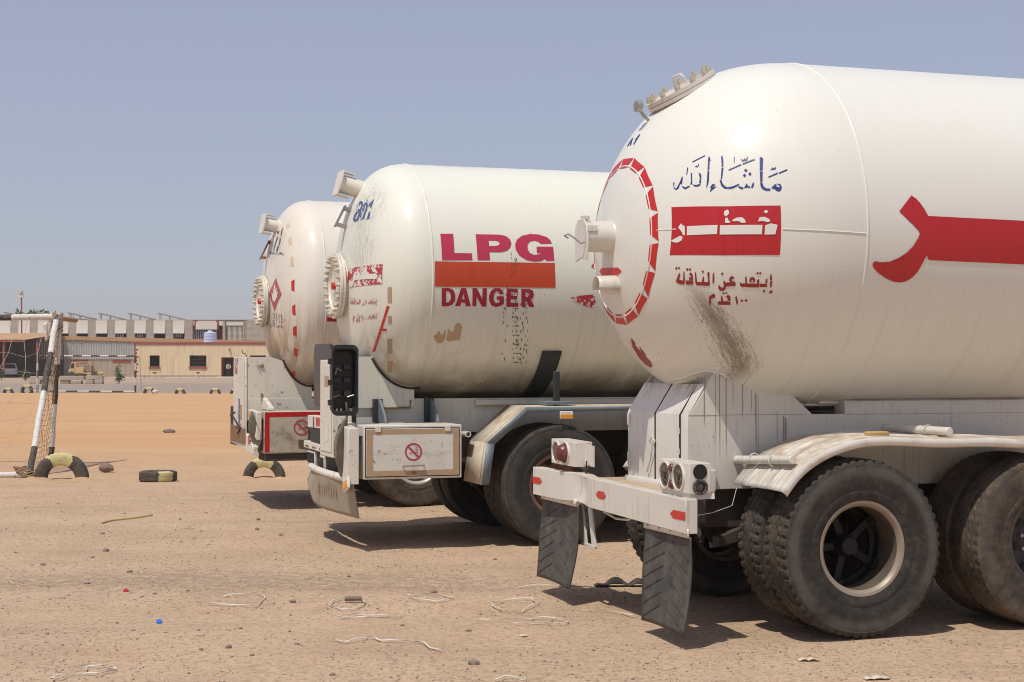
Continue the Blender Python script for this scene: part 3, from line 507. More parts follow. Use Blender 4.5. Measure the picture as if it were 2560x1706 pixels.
# ---------------------------------------------------------------- tank shells and painted marks on them
PHI = RAD(18.5)
TVEC = Vector((math.cos(PHI), math.sin(PHI), 0)); NVEC = Vector((-math.sin(PHI), math.cos(PHI), 0))
TK = {'A': dict(us=.07, R=1.185, zc=2.535, a=1.24, e=2.2, dr=.08, end=6.2),
      'B': dict(us=-1.189, R=1.14, zc=2.47, a=.6, e=2.3, dr=0, end=5.2),
      'C': dict(us=-1.077, R=1.17, zc=2.5, a=.51, e=2.3, dr=0, end=5.2)}
def rad(T, u):
    f = (T['us'] - u) / T['a']
    return T['R'] if f <= 0 else (0. if f >= 1 else T['R'] * (1 - f ** T['e']) ** (1 / T['e']))
def zcu(T, u):
    f = min(1, max(0, (T['us'] - u) / T['a'])); return T['zc'] - T['dr'] * f * f
def side_pt(T, u, z, off=0):           # point on the camera-side flank from its (along, height)
    r = rad(T, u) + off; d = z - zcu(T, u)
    return (u, -math.sqrt(max(r * r - d * d, 0)), z)
def end_pt(T, v, z, off=0):            # point on the rear head from its (across, height)
    lo, hi = T['us'] - T['a'], T['us']
    for _ in range(28):
        m = (lo + hi) / 2
        if math.hypot(v, z - zcu(T, m)) > rad(T, m): lo = m
        else: hi = m
    p = Vector((hi, v, z))
    if off:
        p += head_normal(T, hi, v, z) * off
    return tuple(p)
def head_normal(T, u, v, z):
    e = .004
    g = lambda a, b, c: math.hypot(b, c - zcu(T, a)) - rad(T, a)
    k = g(u, v, z)
    n = Vector((g(u + e, v, z) - k, g(u, v + e, z) - k, g(u, v, z + e) - k))
    return n.normalized()
def tank_mesh(T, name, mat):
    us = T['us']; prof = []
    for i in range(46):
        a = (i / 45) * math.pi / 2
        f = math.cos(a) ** (2 / T['e']); u = us - T['a'] * min(f, 1)
        prof.append((u, T['R'] * max(math.sin(a), 0) ** (2 / T['e']) if i else 0.0005))
    n = int((T['end'] - us) / .35)
    prof += [(us + (T['end'] - us) * i / n, T['R']) for i in range(1, n + 1)]
    for i in range(1, 24):
        a = (i / 23) * math.pi / 2
        prof.append((T['end'] + T['a'] * math.sin(a) ** (2 / T['e']), max(T['R'] * max(math.cos(a), 0) ** (2 / T['e']), .0005)))
    N = 128; mb = MB()
    for u, r in prof:
        zc = zcu(T, u)
        for k in range(N):
            th = 2 * math.pi * k / N; mb.v.append((u, r * math.cos(th), zc + r * math.sin(th)))
    for i in range(len(prof) - 1):
        for k in range(N):
            mb.f.append((i * N + k, i * N + (k + 1) % N, (i + 1) * N + (k + 1) % N, (i + 1) * N + k)); mb.m.append(0)
    return mb.mesh(name, mat, 60)

def polys(key):
    return [[tuple(int(q) / 1000 for q in c.split(',')) for c in p.split()] for p in D[key].split(';')]
def decal_mesh(plist, mapf, mat, name, step=.06, holes=False, thick=0):
    bm = bmesh.new()
    groups = [plist] if holes else [[p] for p in plist]
    for gpo in groups:
        allv = [v for p in gpo for v in p]
        vs = [bm.verts.new((x, y, 0)) for x, y in allv]
        for tri in tessellate_polygon([[Vector((x, y, 0)) for x, y in p] for p in gpo]):
            try: bm.faces.new([vs[i] for i in tri])
            except ValueError: pass
    xs = [v.co.x for v in bm.verts]; ys = [v.co.y for v in bm.verts]
    for ax, lo, hi in ((0, min(xs), max(xs)), (1, min(ys), max(ys))):
        k = lo + step
        while k < hi:
            co = Vector((k, 0, 0)) if ax == 0 else Vector((0, k, 0)); no = Vector((1, 0, 0)) if ax == 0 else Vector((0, 1, 0))
            bmesh.ops.bisect_plane(bm, geom=bm.verts[:] + bm.edges[:] + bm.faces[:], plane_co=co, plane_no=no); k += step
    for v in bm.verts: v.co = Vector(mapf(v.co.x, v.co.y))
    me = bpy.data.meshes.new(name); bm.to_mesh(me); bm.free()
    me.materials.append(M[mat]); me.polygons.foreach_set('use_smooth', [True] * len(me.polygons))
    return me
def mark(T, key, mode, mat, name, parent, off=.003, step=.05, holes=False, label=None, split=False):
    f = (lambda a, b: side_pt(T, a, b, off)) if mode == 'uz' else (lambda a, b: end_pt(T, a, b, off))
    if split:
        for q in polys(key): mark(T, [q], mode, mat, name, parent, off, step)
        return
    o = link(name, decal_mesh(polys(key) if isinstance(key, str) else key, f, mat, name, step, holes), parent)
    if label: o['label'] = label
    return o
def ring_pts(T, u, n=120, off=0):
    r = rad(T, u) + off; return [(u, r * math.cos(2 * math.pi * k / n), zcu(T, u) + r * math.sin(2 * math.pi * k / n)) for k in range(n)]
def flat_decal(plist, plane, a, mat, name, parent, holes=False):
    f = {'xz': lambda p, q: (p, a, q), 'yz': lambda p, q: (a, p, q)}[plane]
    return link(name, decal_mesh(plist, f, mat, name, 9, holes), parent)
def circ(cx, cy, r, n=36): return [(cx + r * math.cos(2 * math.pi * i / n), cy + r * math.sin(2 * math.pi * i / n)) for i in range(n)]
def no_smoking(cx, cz, r, a, parent, mat='pinkred'):
    s = empty('no_smoking_sign', parent=parent)
    flat_decal([circ(cx, cz, r), circ(cx, cz, r * .80)], 'xz', a, mat, 'prohibition_ring', s, True)
    q = r * .86 * .7071; w = r * .11
    flat_decal([[(cx - q - w * .7, cz + q - w * .7), (cx - q + w * .7, cz + q + w * .7), (cx + q + w * .7, cz - q + w * .7), (cx + q - w * .7, cz - q - w * .7)]], 'xz', a - .0015, mat, 'slash', s)
    flat_decal([[(cx - r * .52, cz - r * .22), (cx - r * .1, cz - r * .16), (cx - r * .1, cz - r * .05), (cx - r * .52, cz - r * .11)], [(cx + r * .12, cz - r * .14), (cx + r * .5, cz - r * .1), (cx + r * .5, cz + r * .02), (cx + r * .12, cz - r * .03)]], 'xz', a - .003, mat, 'cigarette', s)
    sm = []
    for k in range(2):
        x0 = cx + r * (.3 + .16 * k)
        pts = [(x0 + .05 * r * math.sin(i * 1.5), cz + r * (.12 + .09 * i)) for i in range(6)]
        sm.append([(p[0] - r * .028, p[1]) for p in pts] + [(p[0] + r * .028, p[1]) for p in pts[::-1]])
    flat_decal(sm, 'xz', a - .003, mat, 'smoke_lines', s)
    return s

# ---------------------------------------------------------------- wheels
def tyre_mesh(name, mat, R=.55, W=.29, ri=.295, lugs=56, notch=.012, groove=.012, zig=.009, notchw=.38, inset=.042):
    NA = lugs * 5; hw = W * .43; cols = 34
    ys = [-hw + 2 * hw * i / cols for i in range(cols + 1)]
    side = [(.985, .455), (.955, .485), (.93, .492), (.925, .487), (.90, .497), (.86, .5), (.80, .5), (.74, .495), (.70, .485), (.665, .47), (.655, .478), (.62, .47), (.58, .45), (.555, .43)]
    side = [((ri + (R - ri) * (k - .555) / (1 - .555)), w) for k, w in side]
    rows = len(side) * 2 + len(ys); V = []
    gs = [-hw * .5, 0, hw * .5]
    for i in range(NA):
        a = 2 * math.pi * i / NA; ph = (i % 5) / 5; tri = abs(((i * 2 / 5 / 2) % 1) - .5) * 4 - 1; ca, sa = math.cos(a), math.sin(a)
        row = [(r, -w * W) for r, w in side[::-1]]
        for y in ys:
            r = R - .010 * (abs(y) / hw) ** 2.5
            if abs(y) > hw - inset and ph < notchw: r -= notch * (1 if abs(y) > hw - inset + .008 else .8)
            for gk in gs:
                if abs(y - gk - zig * tri) < .0055: r -= groove; break
            row.append((r, y))
        row += [(r, w * W) for r, w in side]
        if ph < notchw:
            for q in range(3):
                for ix in (len(side) - 1 - q, len(row) - len(side) + q): row[ix] = (row[ix][0] - notch * (.8, .35, .1)[q], row[ix][1])
        V += [(r * ca, y, r * sa) for r, y in row]
    mb = MB(); mb.v = V
    for i in range(NA):
        j = (i + 1) % NA
        for k in range(rows - 1): mb.f.append((i * rows + k, i * rows + k + 1, j * rows + k + 1, j * rows + k)); mb.m.append(0)
    return mb.mesh(name, mat, 32)
TY = {'A': tyre_mesh('tyre', 'tyre'), 'A2': tyre_mesh('tyre', 'tyreD', notch=.006, groove=.008, notchw=.22, inset=.03, zig=.006),
      'B': tyre_mesh('tyre', 'tyreB', R=.56, notch=.003, groove=.006, notchw=.2, inset=.02, zig=.003),
      'C': tyre_mesh('tyre', 'tyreD', R=.55, notch=.008, groove=.006, notchw=.2, inset=.03, zig=.003)}
# rims: outer side is -y
def rim_ring(mat):
    mb = MB().lathe([(.257, -.095), (.262, -.108), (.276, -.122), (.292, -.126), (.300, -.118), (.302, -.10), (.292, -.085)], 64, mi=0)
    mb.lathe([(.292, -.085), (.292, .12), (.262, .125), (.255, .10), (.255, -.085), (.257, -.095)], 64, mi=1)
    return mb.mesh('rim', [mat, 'barrel'], 30)
def spider():
    mb = MB().lathe([(.0001, -.03), (.055, -.03), (.062, -.02), (.066, .02), (.085, .05), (.09, .16), (.0001, .16)], 8)
    for k in range(5):
        a = 2 * math.pi * k / 5 + .75; d = Vector((math.cos(a), 0, math.sin(a))); t_ = Vector((-d.z, 0, d.x))
        mb.obox(d * .155 + Vector((0, .07, 0)), d * .095, t_ * .022, (0, .03, 0))
        mb.obox(d * .235 + Vector((0, .05, 0)), d * .02, t_ * .03, (0, .04, 0))
        mb.cyl(d * .228 + Vector((0, -.005, 0)), d * .228 + Vector((0, .03, 0)), .014, 6)
    mb.lathe([(.225, .115), (.245, .10), (.25, .14), (.225, .14), (.225, .115)], 40)
    return mb.mesh('hub', 'hub', 40)
def disc_hub(mat, holes=8):
    mb = MB().lathe([(.0001, -.09), (.06, -.09), (.075, -.07), (.085, -.02), (.11, .0), (.15, .0), (.17, -.012), (.21, -.03), (.254, -.01), (.254, .03), (.0001, .03)], 48, mi=0)
    for k in range(holes):
        a = 2 * math.pi * (k + .5) / holes; d = Vector((math.cos(a), 0, math.sin(a))); t_ = Vector((-d.z, 0, d.x))
        mb.obox(d * .208 + Vector((0, -.031, 0)), d * .021, t_ * .030, (0, .006, 0), 1)
    for k in range(10):
        a = 2 * math.pi * k / 10; d = Vector((math.cos(a), 0, math.sin(a)))
        mb.cyl(d * .135 + Vector((0, -.03, 0)), d * .135 + Vector((0, .01, 0)), .013, 6, 2)
    return mb.mesh('hub', [mat, 'dark', 'steel'], 40)
RIM = {k: rim_ring(k) for k in ('rimA', 'rimB', 'rimC', 'rimD')}
HUB = {'spider': spider(), 'rimB': disc_hub('rimB'), 'rimC': disc_hub('rimC'), 'rimD': disc_hub('rimD')}
def wheel(parent, u, v, ty, rim, hub, out=-1, R=.55, spin=0, label=None):
    w = empty('wheel', (u, v, R - .006), 0, parent)
    w.rotation_euler = (0, spin, 0 if out < 0 else math.pi)
    if label: w['label'] = label
    link('tyre', TY[ty], w); link('rim', RIM[rim], w, (0, 0, 0)); 
    if hub: link('hub', HUB[hub], w, (0, .055, 0) if hub == 'spider' else (0, 0, 0))
    return w
def axle_set(root, ty_seq, rims, R=.55):
    for i, u in enumerate((0, 1.35)):
        mb = MB().cyl((u, -1.0, R), (u, 1.0, R), .065, 12)
        mb.lathe([(.001, -.2), (.14, -.19), (.19, -.08), (.19, .08), (.14, .19), (.001, .2)], 16, c=(u, 0, R))
        for s in (-1, 1):
            mb.lathe([(.001, -.03), (.2, -.03), (.2, .07), (.001, .07)], 20, c=(u, s * .62, R))
        mb.build('axle', 'under', root)
        ty = ty_seq[i]; rm, hb = rims[i]
        for k, v in enumerate((-1.105, -.755, .755, 1.105)):
            outer = abs(v) > 1
            # the inner wheel of a pair sits dish to dish with the outer one
            wheel(root, u, v, ty, rm if outer else 'rimD', hb if outer else None, -1 if v < 0 else 1, R, .31 * k + .17 * i + .05)
    for s in (-1, 1):
        MB().prism([(-.62, .56), (-.2, .70), (.3, .76), (1.05, .76), (1.5, .70), (1.95, .56), (1.95, .50), (1.5, .60), (1.05, .64), (.3, .64), (-.2, .60), (-.62, .50)], s * .46 - .05, s * .46 + .05).build('leaf_spring', 'under', root)

def bolted_flange(T, v, z, r, root, tankobj, nb, th=.05, cover='creamC', glassy=False, tilt=None, name='manway', neck=.03):
    p = Vector(end_pt(T, v, z)); n = tilt or head_normal(T, *p)
    zq = n.to_track_quat('Z', 'Y').to_matrix().to_4x4(); mt = Matrix.Translation(p) @ zq
    e = empty(name, parent=root); e.matrix_local = mt
    MB().lathe([(r * .86, -.10), (r * .86, neck), (r, neck), (r, neck + th * .8), (r * .0005, neck + th * .8)], 56, 'z').build('flange', cover, e, smooth=30)
    MB().lathe([(r * 1.0, neck + th * .9), (r * 1.0, neck + th * 1.7), (r * .72, neck + th * 1.7), (r * .70, neck + th * 1.2), (.0005, neck + th * 1.2)], 56, 'z').build('cover', cover, e, smooth=30)
    bmsh = None
    for k in range(nb):
        a = 2 * math.pi * k / nb
        if bmsh is None:
            bmsh = MB().lathe([(.0005, .045), (.012, .045), (.012, .028), (.021, .028), (.021, 0), (.0005, 0)], 6, 'z').mesh('bolt', 'bolt', 20)
        b = link('bolt', bmsh, e, (r * .87 * math.cos(a), r * .87 * math.sin(a), neck + th * 1.7)); b.rotation_euler = (0, 0, k * .7)
    return e
# ---------------------------------------------------------------- the near truck
OA = Vector((1.755, 11.115, 0)); OB = Vector((.050, 16.185, 0)); OC = Vector((-1.502, 20.285, 0))
A = thing('gas_tanker_truck', 'nearest white gas tanker with red panel, blue script and chevron mudflaps', 'truck', OA, PHI, 'parked gas tankers')
T = TK['A']
tank = link('tank', tank_mesh(T, 'tank', 'tankA'), A)
seam = MB().tube(ring_pts(T, T['us'], 128, -.002), .009, 6, closed=True)
for i0, i1 in ((0, 2), (16, 30)): seam.tube([(u, side_pt(T, u, z)[1] - .001, z) for u, z in [(-1.067 + i * (1.123 / 30), 2.521 - .041 * i / 30) for i in range(i0, i1 + 1)]], .0035, 6)
uu = end_pt(T, -.50, 2.46)[0]
seam.tube([end_pt(T, .50 * math.cos(a), 2.485 + .50 * math.sin(a)) for a in [2 * math.pi * k / 64 for k in range(64)]], .006, 6, closed=True)
pad = [(-.756, -.087), (-.742, -.22), (-.727, -.349), (-.677, -.471), (-.6, -.514), (-.53, -.50), (-.461, -.471), (-.316, -.42), (-.144, -.378), (.122, -.358), (.4, -.36)]
def belly(T, u, v, off=0): 
    r = rad(T, u) + off; return (u, v, zcu(T, u) - math.sqrt(max(r * r - v * v, 0)))
seam.tube([belly(T, u, v) for u, v in pad], .013, 6)
seam.tube([belly(T, u, -.40) for u in (.16, .3, .6, 1.2, 2.5, 4, 6)], .016, 6)
seam.build('weld_seam', 'tankA', tank, smooth=60)
mark(T, 'A_blue', 'uz', 'blue', 'blue_script', tank, step=.07)
mark(T, 'A_panel', 'uz', 'red', 'red_panel', tank, step=.05)
mark(T, 'A_white', 'uz', 'whitepaint', 'panel_script', tank, off=.0065, step=.05)
mark(T, 'A_warn', 'uz', 'redwarn', 'warning_script', tank, step=.07)
mark(T, 'A_num', 'vz', 'blue', 'numerals', tank)
bar = polys('A_bar')[0]
i5 = max(range(len(bar)), key=lambda i: bar[i][0])
# carry the red bar on along the flank beyond the picture's edge
xm = max(p[0] for p in bar); top = max((p for p in bar if p[0] > xm - .02), key=lambda p: p[1]); bot = min((p for p in bar if p[0] > xm - .02), key=lambda p: p[1])
it = bar.index(top); ib = bar.index(bot)
bar2 = bar[:it + 1] + [(top[0] + 1.1, top[1] - .03), (bot[0] + 1.1, bot[1] - .02)] + bar[ib:]
mark(T, [bar2], 'uz', 'red', 'red_letter_stroke', tank, step=.06)
mark(T, 'A_hex', 'vz', 'redtape', 'red_arrow_tape', tank)
mark(T, 'A_flame', 'vz', 'redwarn', 'flame_mark', tank)
for k in range(18):
    a0 = 2 * math.pi * (k + .25) / 18; a1 = 2 * math.pi * (k + 1.25) / 18; ro, ri_ = .556, .487; cz = 2.487
    q = [(ro * math.cos(a0), cz + ro * math.sin(a0)), (ro * math.cos(a1 - .02), cz + ro * math.sin(a1 - .02)), (ri_ * math.cos(a1 - .11), cz + ri_ * math.sin(a1 - .11)), (ri_ * math.cos(a0 + .03), cz + ri_ * math.sin(a0 + .03))]
    mark(T, [q], 'vz', 'redtape', 'reflective_tape', tank, step=.05)
# hatch on the shoulder of the head
hp = Vector((-.63, 0, 0)); hn = None
lo = end_pt(T, 0, 3.49); hn = head_normal(T, *lo)
hatch = bolted_flange(T, 0, 3.515, .255, A, tank, 12, .032, 'creamD', name='hatch', neck=-.03, tilt=Vector((-.50, 0, .86)))
hd = MB().tube([(-.08, .02, .04), (-.08, .02, .08), (-.06, .02, .10), (.06, .02, .10), (.08, .02, .08), (.08, .02, .04)], .011, 8); hd.build('handle', 'creamD', hatch)
gp = Vector(end_pt(T, 0, 3.30)); gn = head_normal(T, *gp)
ge = MB().tube([gp, gp + gn * .05, gp + gn * .06 + Vector((-.02, 0, .03))], .010, 6)
gd = gp + gn * .065 + Vector((-.02, 0, .05)); ge.lathe([(.0005, -.025), (.038, -.025), (.042, .012), (.036, .012), (.036, .004), (.0005, .004)], 24, 'x', tuple(gd)); ge.build('gauge', 'steel', A)
# filler pipe and outlet on the crown
pe = MB(); x0 = -1.10
pe.lathe([(.104, 0), (.104, -.26), (.094, -.26), (.094, -.15), (.0005, -.15)], 40, 'x', (x0, 0.0, 2.515))
pe.lathe([(.104, 0), (.118, -.03), (.104, -.055)], 40, 'x', (x0 - .02, 0, 2.515)); pe.build('filler_pipe', 'creamD', A)
lid = MB().prism([(-.11, 2.35), (-.12, 2.50), (-.10, 2.58), (-.05, 2.625), (.05, 2.625), (.10, 2.58), (.11, 2.50), (.10, 2.35), (0, 2.37)], x0 - .275, x0 - .262, 'yz')
lid.obox((x0 - .25, -.02, 2.635), (.022, 0, 0), (0, .03, 0), (0, 0, .014)); lid.obox((x0 - .235, -.103, 2.56), (.035, 0, 0), (0, .008, 0), (0, 0, .02))
lo_ = lid.build('pipe_lid', 'creamD', A, bev=.003)
MB().tube([(x0 - .28, -.09, 2.47), (x0 - .30, -.08, 2.46), (x0 - .34, -.05, 2.50), (x0 - .37, -.02, 2.525), (x0 - .39, 0, 2.515), (x0 - .36, .0, 2.50)], .006, 6).build('hook', 'steel', lo_)
sp_ = MB()
def spout(s, t_):
    a = math.pi * (-.12 + 1.24 * t_); return (-1.09 - .20 * s + .0 * t_, -.06 - .062 * math.cos(a) + 0, 2.195 + .062 * math.sin(a) - .01 * s)
sp_.grid(spout, 8, 16); sp_.build('outlet_hood', 'creamD', A, solid=.008)
MB().cyl((-1.08, -.06, 2.17), (-1.24, -.06, 2.165), .035, 14).build('outlet_pipe', 'creamD', A)
# frame, cabinet, deck
fr = MB().prism([(-.825, .868), (-.825, 1.343), (-.60, 1.69), (-.35, 1.62), (-.12, 1.50), (.06, 1.345), (5.9, 1.335), (5.9, .868), (-.55, .868)], -.50, -.47)
fr.prism([(-.825, .868), (-.825, 1.343), (-.60, 1.69), (-.35, 1.62), (-.12, 1.50), (.06, 1.345), (5.9, 1.335), (5.9, .868)], .47, .50)
fr.box(.07, 5.9, -.47, .47, 1.24, 1.30)
fr.prism([(-.80, .872), (-.80, 1.335), (-.585, 1.672), (-.57, 1.672), (-.57, .872)], -.47, .47)
frame = fr.build('subframe', 'cream', A, bev=.004)
rs0 = random.Random(5)
for i in range(15):
    u = rs0.uniform(-.74, -.12); zt0 = 1.60 - max(0, u + .52) * .75 - .02; zl = rs0.uniform(.12, .55); w_ = rs0.uniform(.002, .0045)
    dp = [[(u, zt0 + .03), (u + w_, zt0 + .03), (u + w_ * 1.2, zt0 - zl * .6), (u + w_ * .5, zt0 - zl), (u, zt0 - zl * .7)]]
    flat_decal(dp, 'xz', -.5035, 'dirtrun', 'dirt_run', frame)
for i in range(26):
    v = rs0.uniform(-.40, .47); l_ = rs0.uniform(.05, .16); s0 = .80 - .02 * rs0.random(); w_ = rs0.uniform(.004, .009)
    f0 = lambda a, b: (-.7005 - .0 + (b - 1.545) * .645 - .014, a, b + .002)
    me = decal_mesh([[(v, 1.60), (v + w_, 1.60), (v + w_ * .6, 1.60 - l_), (v, 1.60 - l_)]], f0, 'dirtrun', 'dirt_run', 9); link('dirt_run', me, frame)
MB().box(-.824, .02, -.502, -.4995, 1.344, 1.3462).build('weld_line', 'dirtrun', frame)
MB().prism([(-.505, 1.338), (-.505, 1.40), (-.49, 1.43), (-.44, 1.44), (-.36, 1.40), (-.36, 1.338)], .30, 5.9, 'yz').build('tank_rail', 'cream', A, bev=.006)
MB().box(-.02, .30, -.44, .44, 1.20, 1.343).build('cross_member', 'under', A)
for v0, v1, nm in ((.012, .485, 'cabinet_door'), (-.382, .006, 'cabinet_door')):
    d = MB().prism([(-.838, .885), (-.838, 1.345), (-.836, 1.352), (-.71, 1.545), (-.70, 1.538), (-.826, 1.345), (-.826, .885)], v0, v1).build(nm, 'creamD', A, bev=.003)
    if v0 > 0:
        for z in (.98, 1.25): MB().box(-.846, -.839, .44, .478, z, z + .085).build('hinge', 'creamD', d)
        MB().tube([(-.845, .05, 1.13), (-.858, .06, 1.16), (-.852, .03, 1.19), (-.85, -.01, 1.16), (-.86, .02, 1.10), (-.852, .06, 1.03), (-.856, .09, .98), (-.85, .12, .95)], .006, 6).build('tie_wire', 'strap', d)
    else:
        for z in (.92, 1.11, 1.24): MB().obox((-.842, -.384, z), (.006, 0, 0), (0, .008, 0), (0, 0, .018)).build('hinge', 'creamD', d)
for v0, v1 in ((.0005, .0165), (-.3935, -.3805)): MB().prism([(-.8415, .89), (-.8415, 1.345), (-.71, 1.549), (-.70, 1.54), (-.83, 1.345), (-.83, .89)], v0, v1).build('door_gap', 'dark', A)
MB().prism([(-.835, .885), (-.835, 1.345), (-.715, 1.545), (-.705, 1.54), (-.823, 1.345), (-.823, .885)], -.498, -.392).build('cabinet_strip', 'creamD', A, bev=.003)
MB().box(-1.125, -.70, -.62, .72, .845, .872).build('deck_plate', 'deck', A, bev=.003)
MB().prism([(-.80, .872), (-.80, .905), (-.86, .905), (-.87, .89), (-.87, .872)], -.46, .47).build('sill', 'creamD', A)
# bumper, bent at the far end and dented
def bump_y(v): return -1.194 - .055 * max(0, (v - .45) / .85) ** 1.4 + .03 * math.exp(-((v - .52) / .13) ** 2)
def bump_z(v): return .012 + .016 * v + .012 * math.exp(-((v - .62) / .16) ** 2)
bm_ = MB(); NV = 60
for i in range(NV + 1):
    v = -1.25 + 2.56 * i / NV; y0 = bump_y(v); dz = bump_z(v); dt = .02 * math.exp(-((v - .50) / .10) ** 2)
    for (u, z) in ((y0, .682 + dz), (y0 + dt, .75 + dz), (y0 + dt * 1.3, .82 + dz), (y0 + dt * .4, .884 + dz - .01 * (dt > .01)), (y0 + .078, .884 + dz), (y0 + .078, .682 + dz)): bm_.v.append((u, v, z))
for i in range(NV):
    for k in range(6): bm_.f.append((i * 6 + k, i * 6 + (k + 1) % 6, (i + 1) * 6 + (k + 1) % 6, (i + 1) * 6 + k)); bm_.m.append(0)
bm_.f += [tuple(range(5, -1, -1)), tuple(NV * 6 + k for k in range(6))]; bm_.m += [0, 0]
bumper = bm_.build('bumper', 'creamD', A, bev=.004, smooth=50)
for pts in ([(1.31, .845), (1.19, .845), (1.145, .820), (1.19, .795), (1.31, .797)], [(.185, .800), (.140, .826), (.048, .826), (0, .800), (.048, .774), (.145, .776)], [(-1.032, .778), (-1.078, .803), (-1.2495, .803), (-1.2495, .753), (-1.073, .753)]):
    n_ = [(p[0], p[1]) for p in pts]
    me = decal_mesh([n_], lambda v, z: (bump_y(v) - .0025, v, z), 'redtape', 'red_arrow_tape', .1); link('red_arrow_tape', me, bumper)
# tail lights
def light_box(v0, v1, u0, u1, z0, z1, nm='tail_light_box'):
    return MB().prism([(v0, z0), (v1, z0 + .004), (v1, z1), (v0, z1 - .006)], u0, u1, 'yz').build(nm, 'creamD', A, bev=.004)
R_ = light_box(-1.205, -.765, -1.150, -1.01, .905, 1.092)
for v in (-.862, -1.062):
    MB().lathe([(.072, 0), (.076, -.012), (.084, -.012), (.086, 0)], 32, 'x', (-1.15, v, .998)).build('lamp_ring', 'creamD', R_)
    lp = MB().lathe([(.073, -.003), (.05, -.005), (.0005, -.004)], 24, 'x', (-1.15, v, .998)); lp.tube([(-1.157, v + .03 * math.sin(3 * i), .975 + .04 * math.cos(2.3 * i + v)) for i in range(7)], .004, 5); lp.build('lamp_reflector', 'glass', R_)
for z in (1.045, .945): MB().lathe([(.028, .001), (.026, -.012), (.018, -.02), (.0005, -.022)], 20, 'x', (-1.15, -.962, z)).build('red_button_lamp', 'lens', R_)
MB().lathe([(.045, -.003), (.045, .0), (.0005, .0)], 24, 'y', (-1.08, -1.207, 1.035)).build('lamp_hole', 'dark', R_)
MB().lathe([(.048, 0), (.046, -.016), (.036, -.016), (.03, -.004), (.0005, -.02)], 24, 'y', (-1.08, -1.206, .945)).build('side_lamp', 'glass', R_)
MB().prism([(-1.20, .872), (-1.19, .905), (-.78, .905), (-.78, .872)], -1.14, -.98, 'yz').build('lamp_bracket', 'cream', A)
L_ = light_box(.60, 1.075, -1.19, -1.06, .955, 1.135)
for v in (.965, .78):
    MB().lathe([(.068, 0), (.072, -.012), (.08, -.012), (.082, 0)], 32, 'x', (-1.19, v, 1.045)).build('lamp_ring', 'creamD', L_)
MB().lathe([(.068, -.003), (.045, -.005), (.0005, -.004)], 24, 'x', (-1.19, .965, 1.045)).build('lamp_reflector', 'glass', L_)
MB().lathe([(.066, 0), (.064, -.03), (.05, -.06), (.025, -.072), (.0005, -.074)], 28, 'x', (-1.19, .78, 1.045)).build('red_lamp', 'lens', L_)
MB().obox((-1.152, .86, .985), (.022, 0, 0), (0, .018, 0), (0, 0, .03)).build('lamp_clip', 'lens', L_)
MB().obox((-1.115, .585, 1.045), (.003, 0, 0), (0.0, .165, .008), (0, 0, .072)).build('lamp_backplate', 'creamD', L_, rot=None)
MB().tube([(-1.13, .75, .955), (-1.12, .70, .925), (-1.12, .55, .94), (-1.12, .50, .97)], .008, 6).tube([(-1.12, .56, .90), (-1.12, .55, 1.0)], .006, 6).build('lamp_wire', 'under', L_)
# mudflaps
def flap(v0, v1, z0, z1, bow, nm):
    f = MB()
    def fn(s, t_):
        v = v0 + (v1 - v0) * s; z = z1 + (z0 - z1) * t_
        return (-1.165 - bow * t_ * t_ + .012 * math.sin(3 * s + 4 * t_) - .03 * t_ * (s - .5) ** 2, v, z + .01 * math.sin(3.1 * s) * t_)
    f.grid(fn, 12, 20)
    o = f.build('mudflap', 'flap', A, solid=.012)
    gr = MB()
    for k in range(6):
        for sgn in (-1, 1):
            p = []
            for i in range(5):
                s = .5 + sgn * (.06 + .40 * i / 4); t_ = .08 + k * .14 + .17 * i / 4
                if t_ > .97: break
                q = fn(s, t_); p.append((q[0] - .0065, q[1], q[2]))
            if len(p) > 1: gr.tube(p, .0042 if sgn > 0 else .003, 4)
    gr.build('chevron_rib', 'tyre', o)
    MB().grid(lambda s, t_: (-1.18 + .002, v0 + (v1 - v0) * s, z1 + .05 - .055 * t_), 6, 1).build('flap_clamp', 'creamD', o, solid=.012)
    for s in (.1, .37, .63, .9): MB().cyl((-1.19, v0 + (v1 - v0) * s, z1 + .02), (-1.178, v0 + (v1 - v0) * s, z1 + .02), .009, 6).build('bolt', 'steel', o)
flap(-1.255, -.60, .075, .655, .03, 'r'); flap(.60, 1.315, .11, .685, .05, 'l')
ld = MB()
for v in (.45, .62): ld.obox((-1.10, v + .045, .55), (.008, 0, 0), (0, .032, .0), (0, .04, .135))
ld.obox((-1.10, .56, .415), (.010, 0, 0), (0, .13, 0), (0, 0, .010)); ld.build('step', 'creamD', A, bev=.002)
MB().tube([(-1.05, .40, .66), (-1.02, .25, .625), (-1.0, .1, .63), (-.98, .02, .66)], .009, 6).build('hose', 'creamB', A)
# running gear
for s in (-1, 1): MB().box(-1.0, 5.9, s * .40 - .04, s * .40 + .04, .62, .866).build('frame_rail', 'under', A)
MB().box(-1.0, -.9, -.9, .9, .70, .84).build('cross_member', 'under', A)
axle_set(A, ('A', 'A2'), (('rimA', 'spider'), ('rimD', 'rimD')))
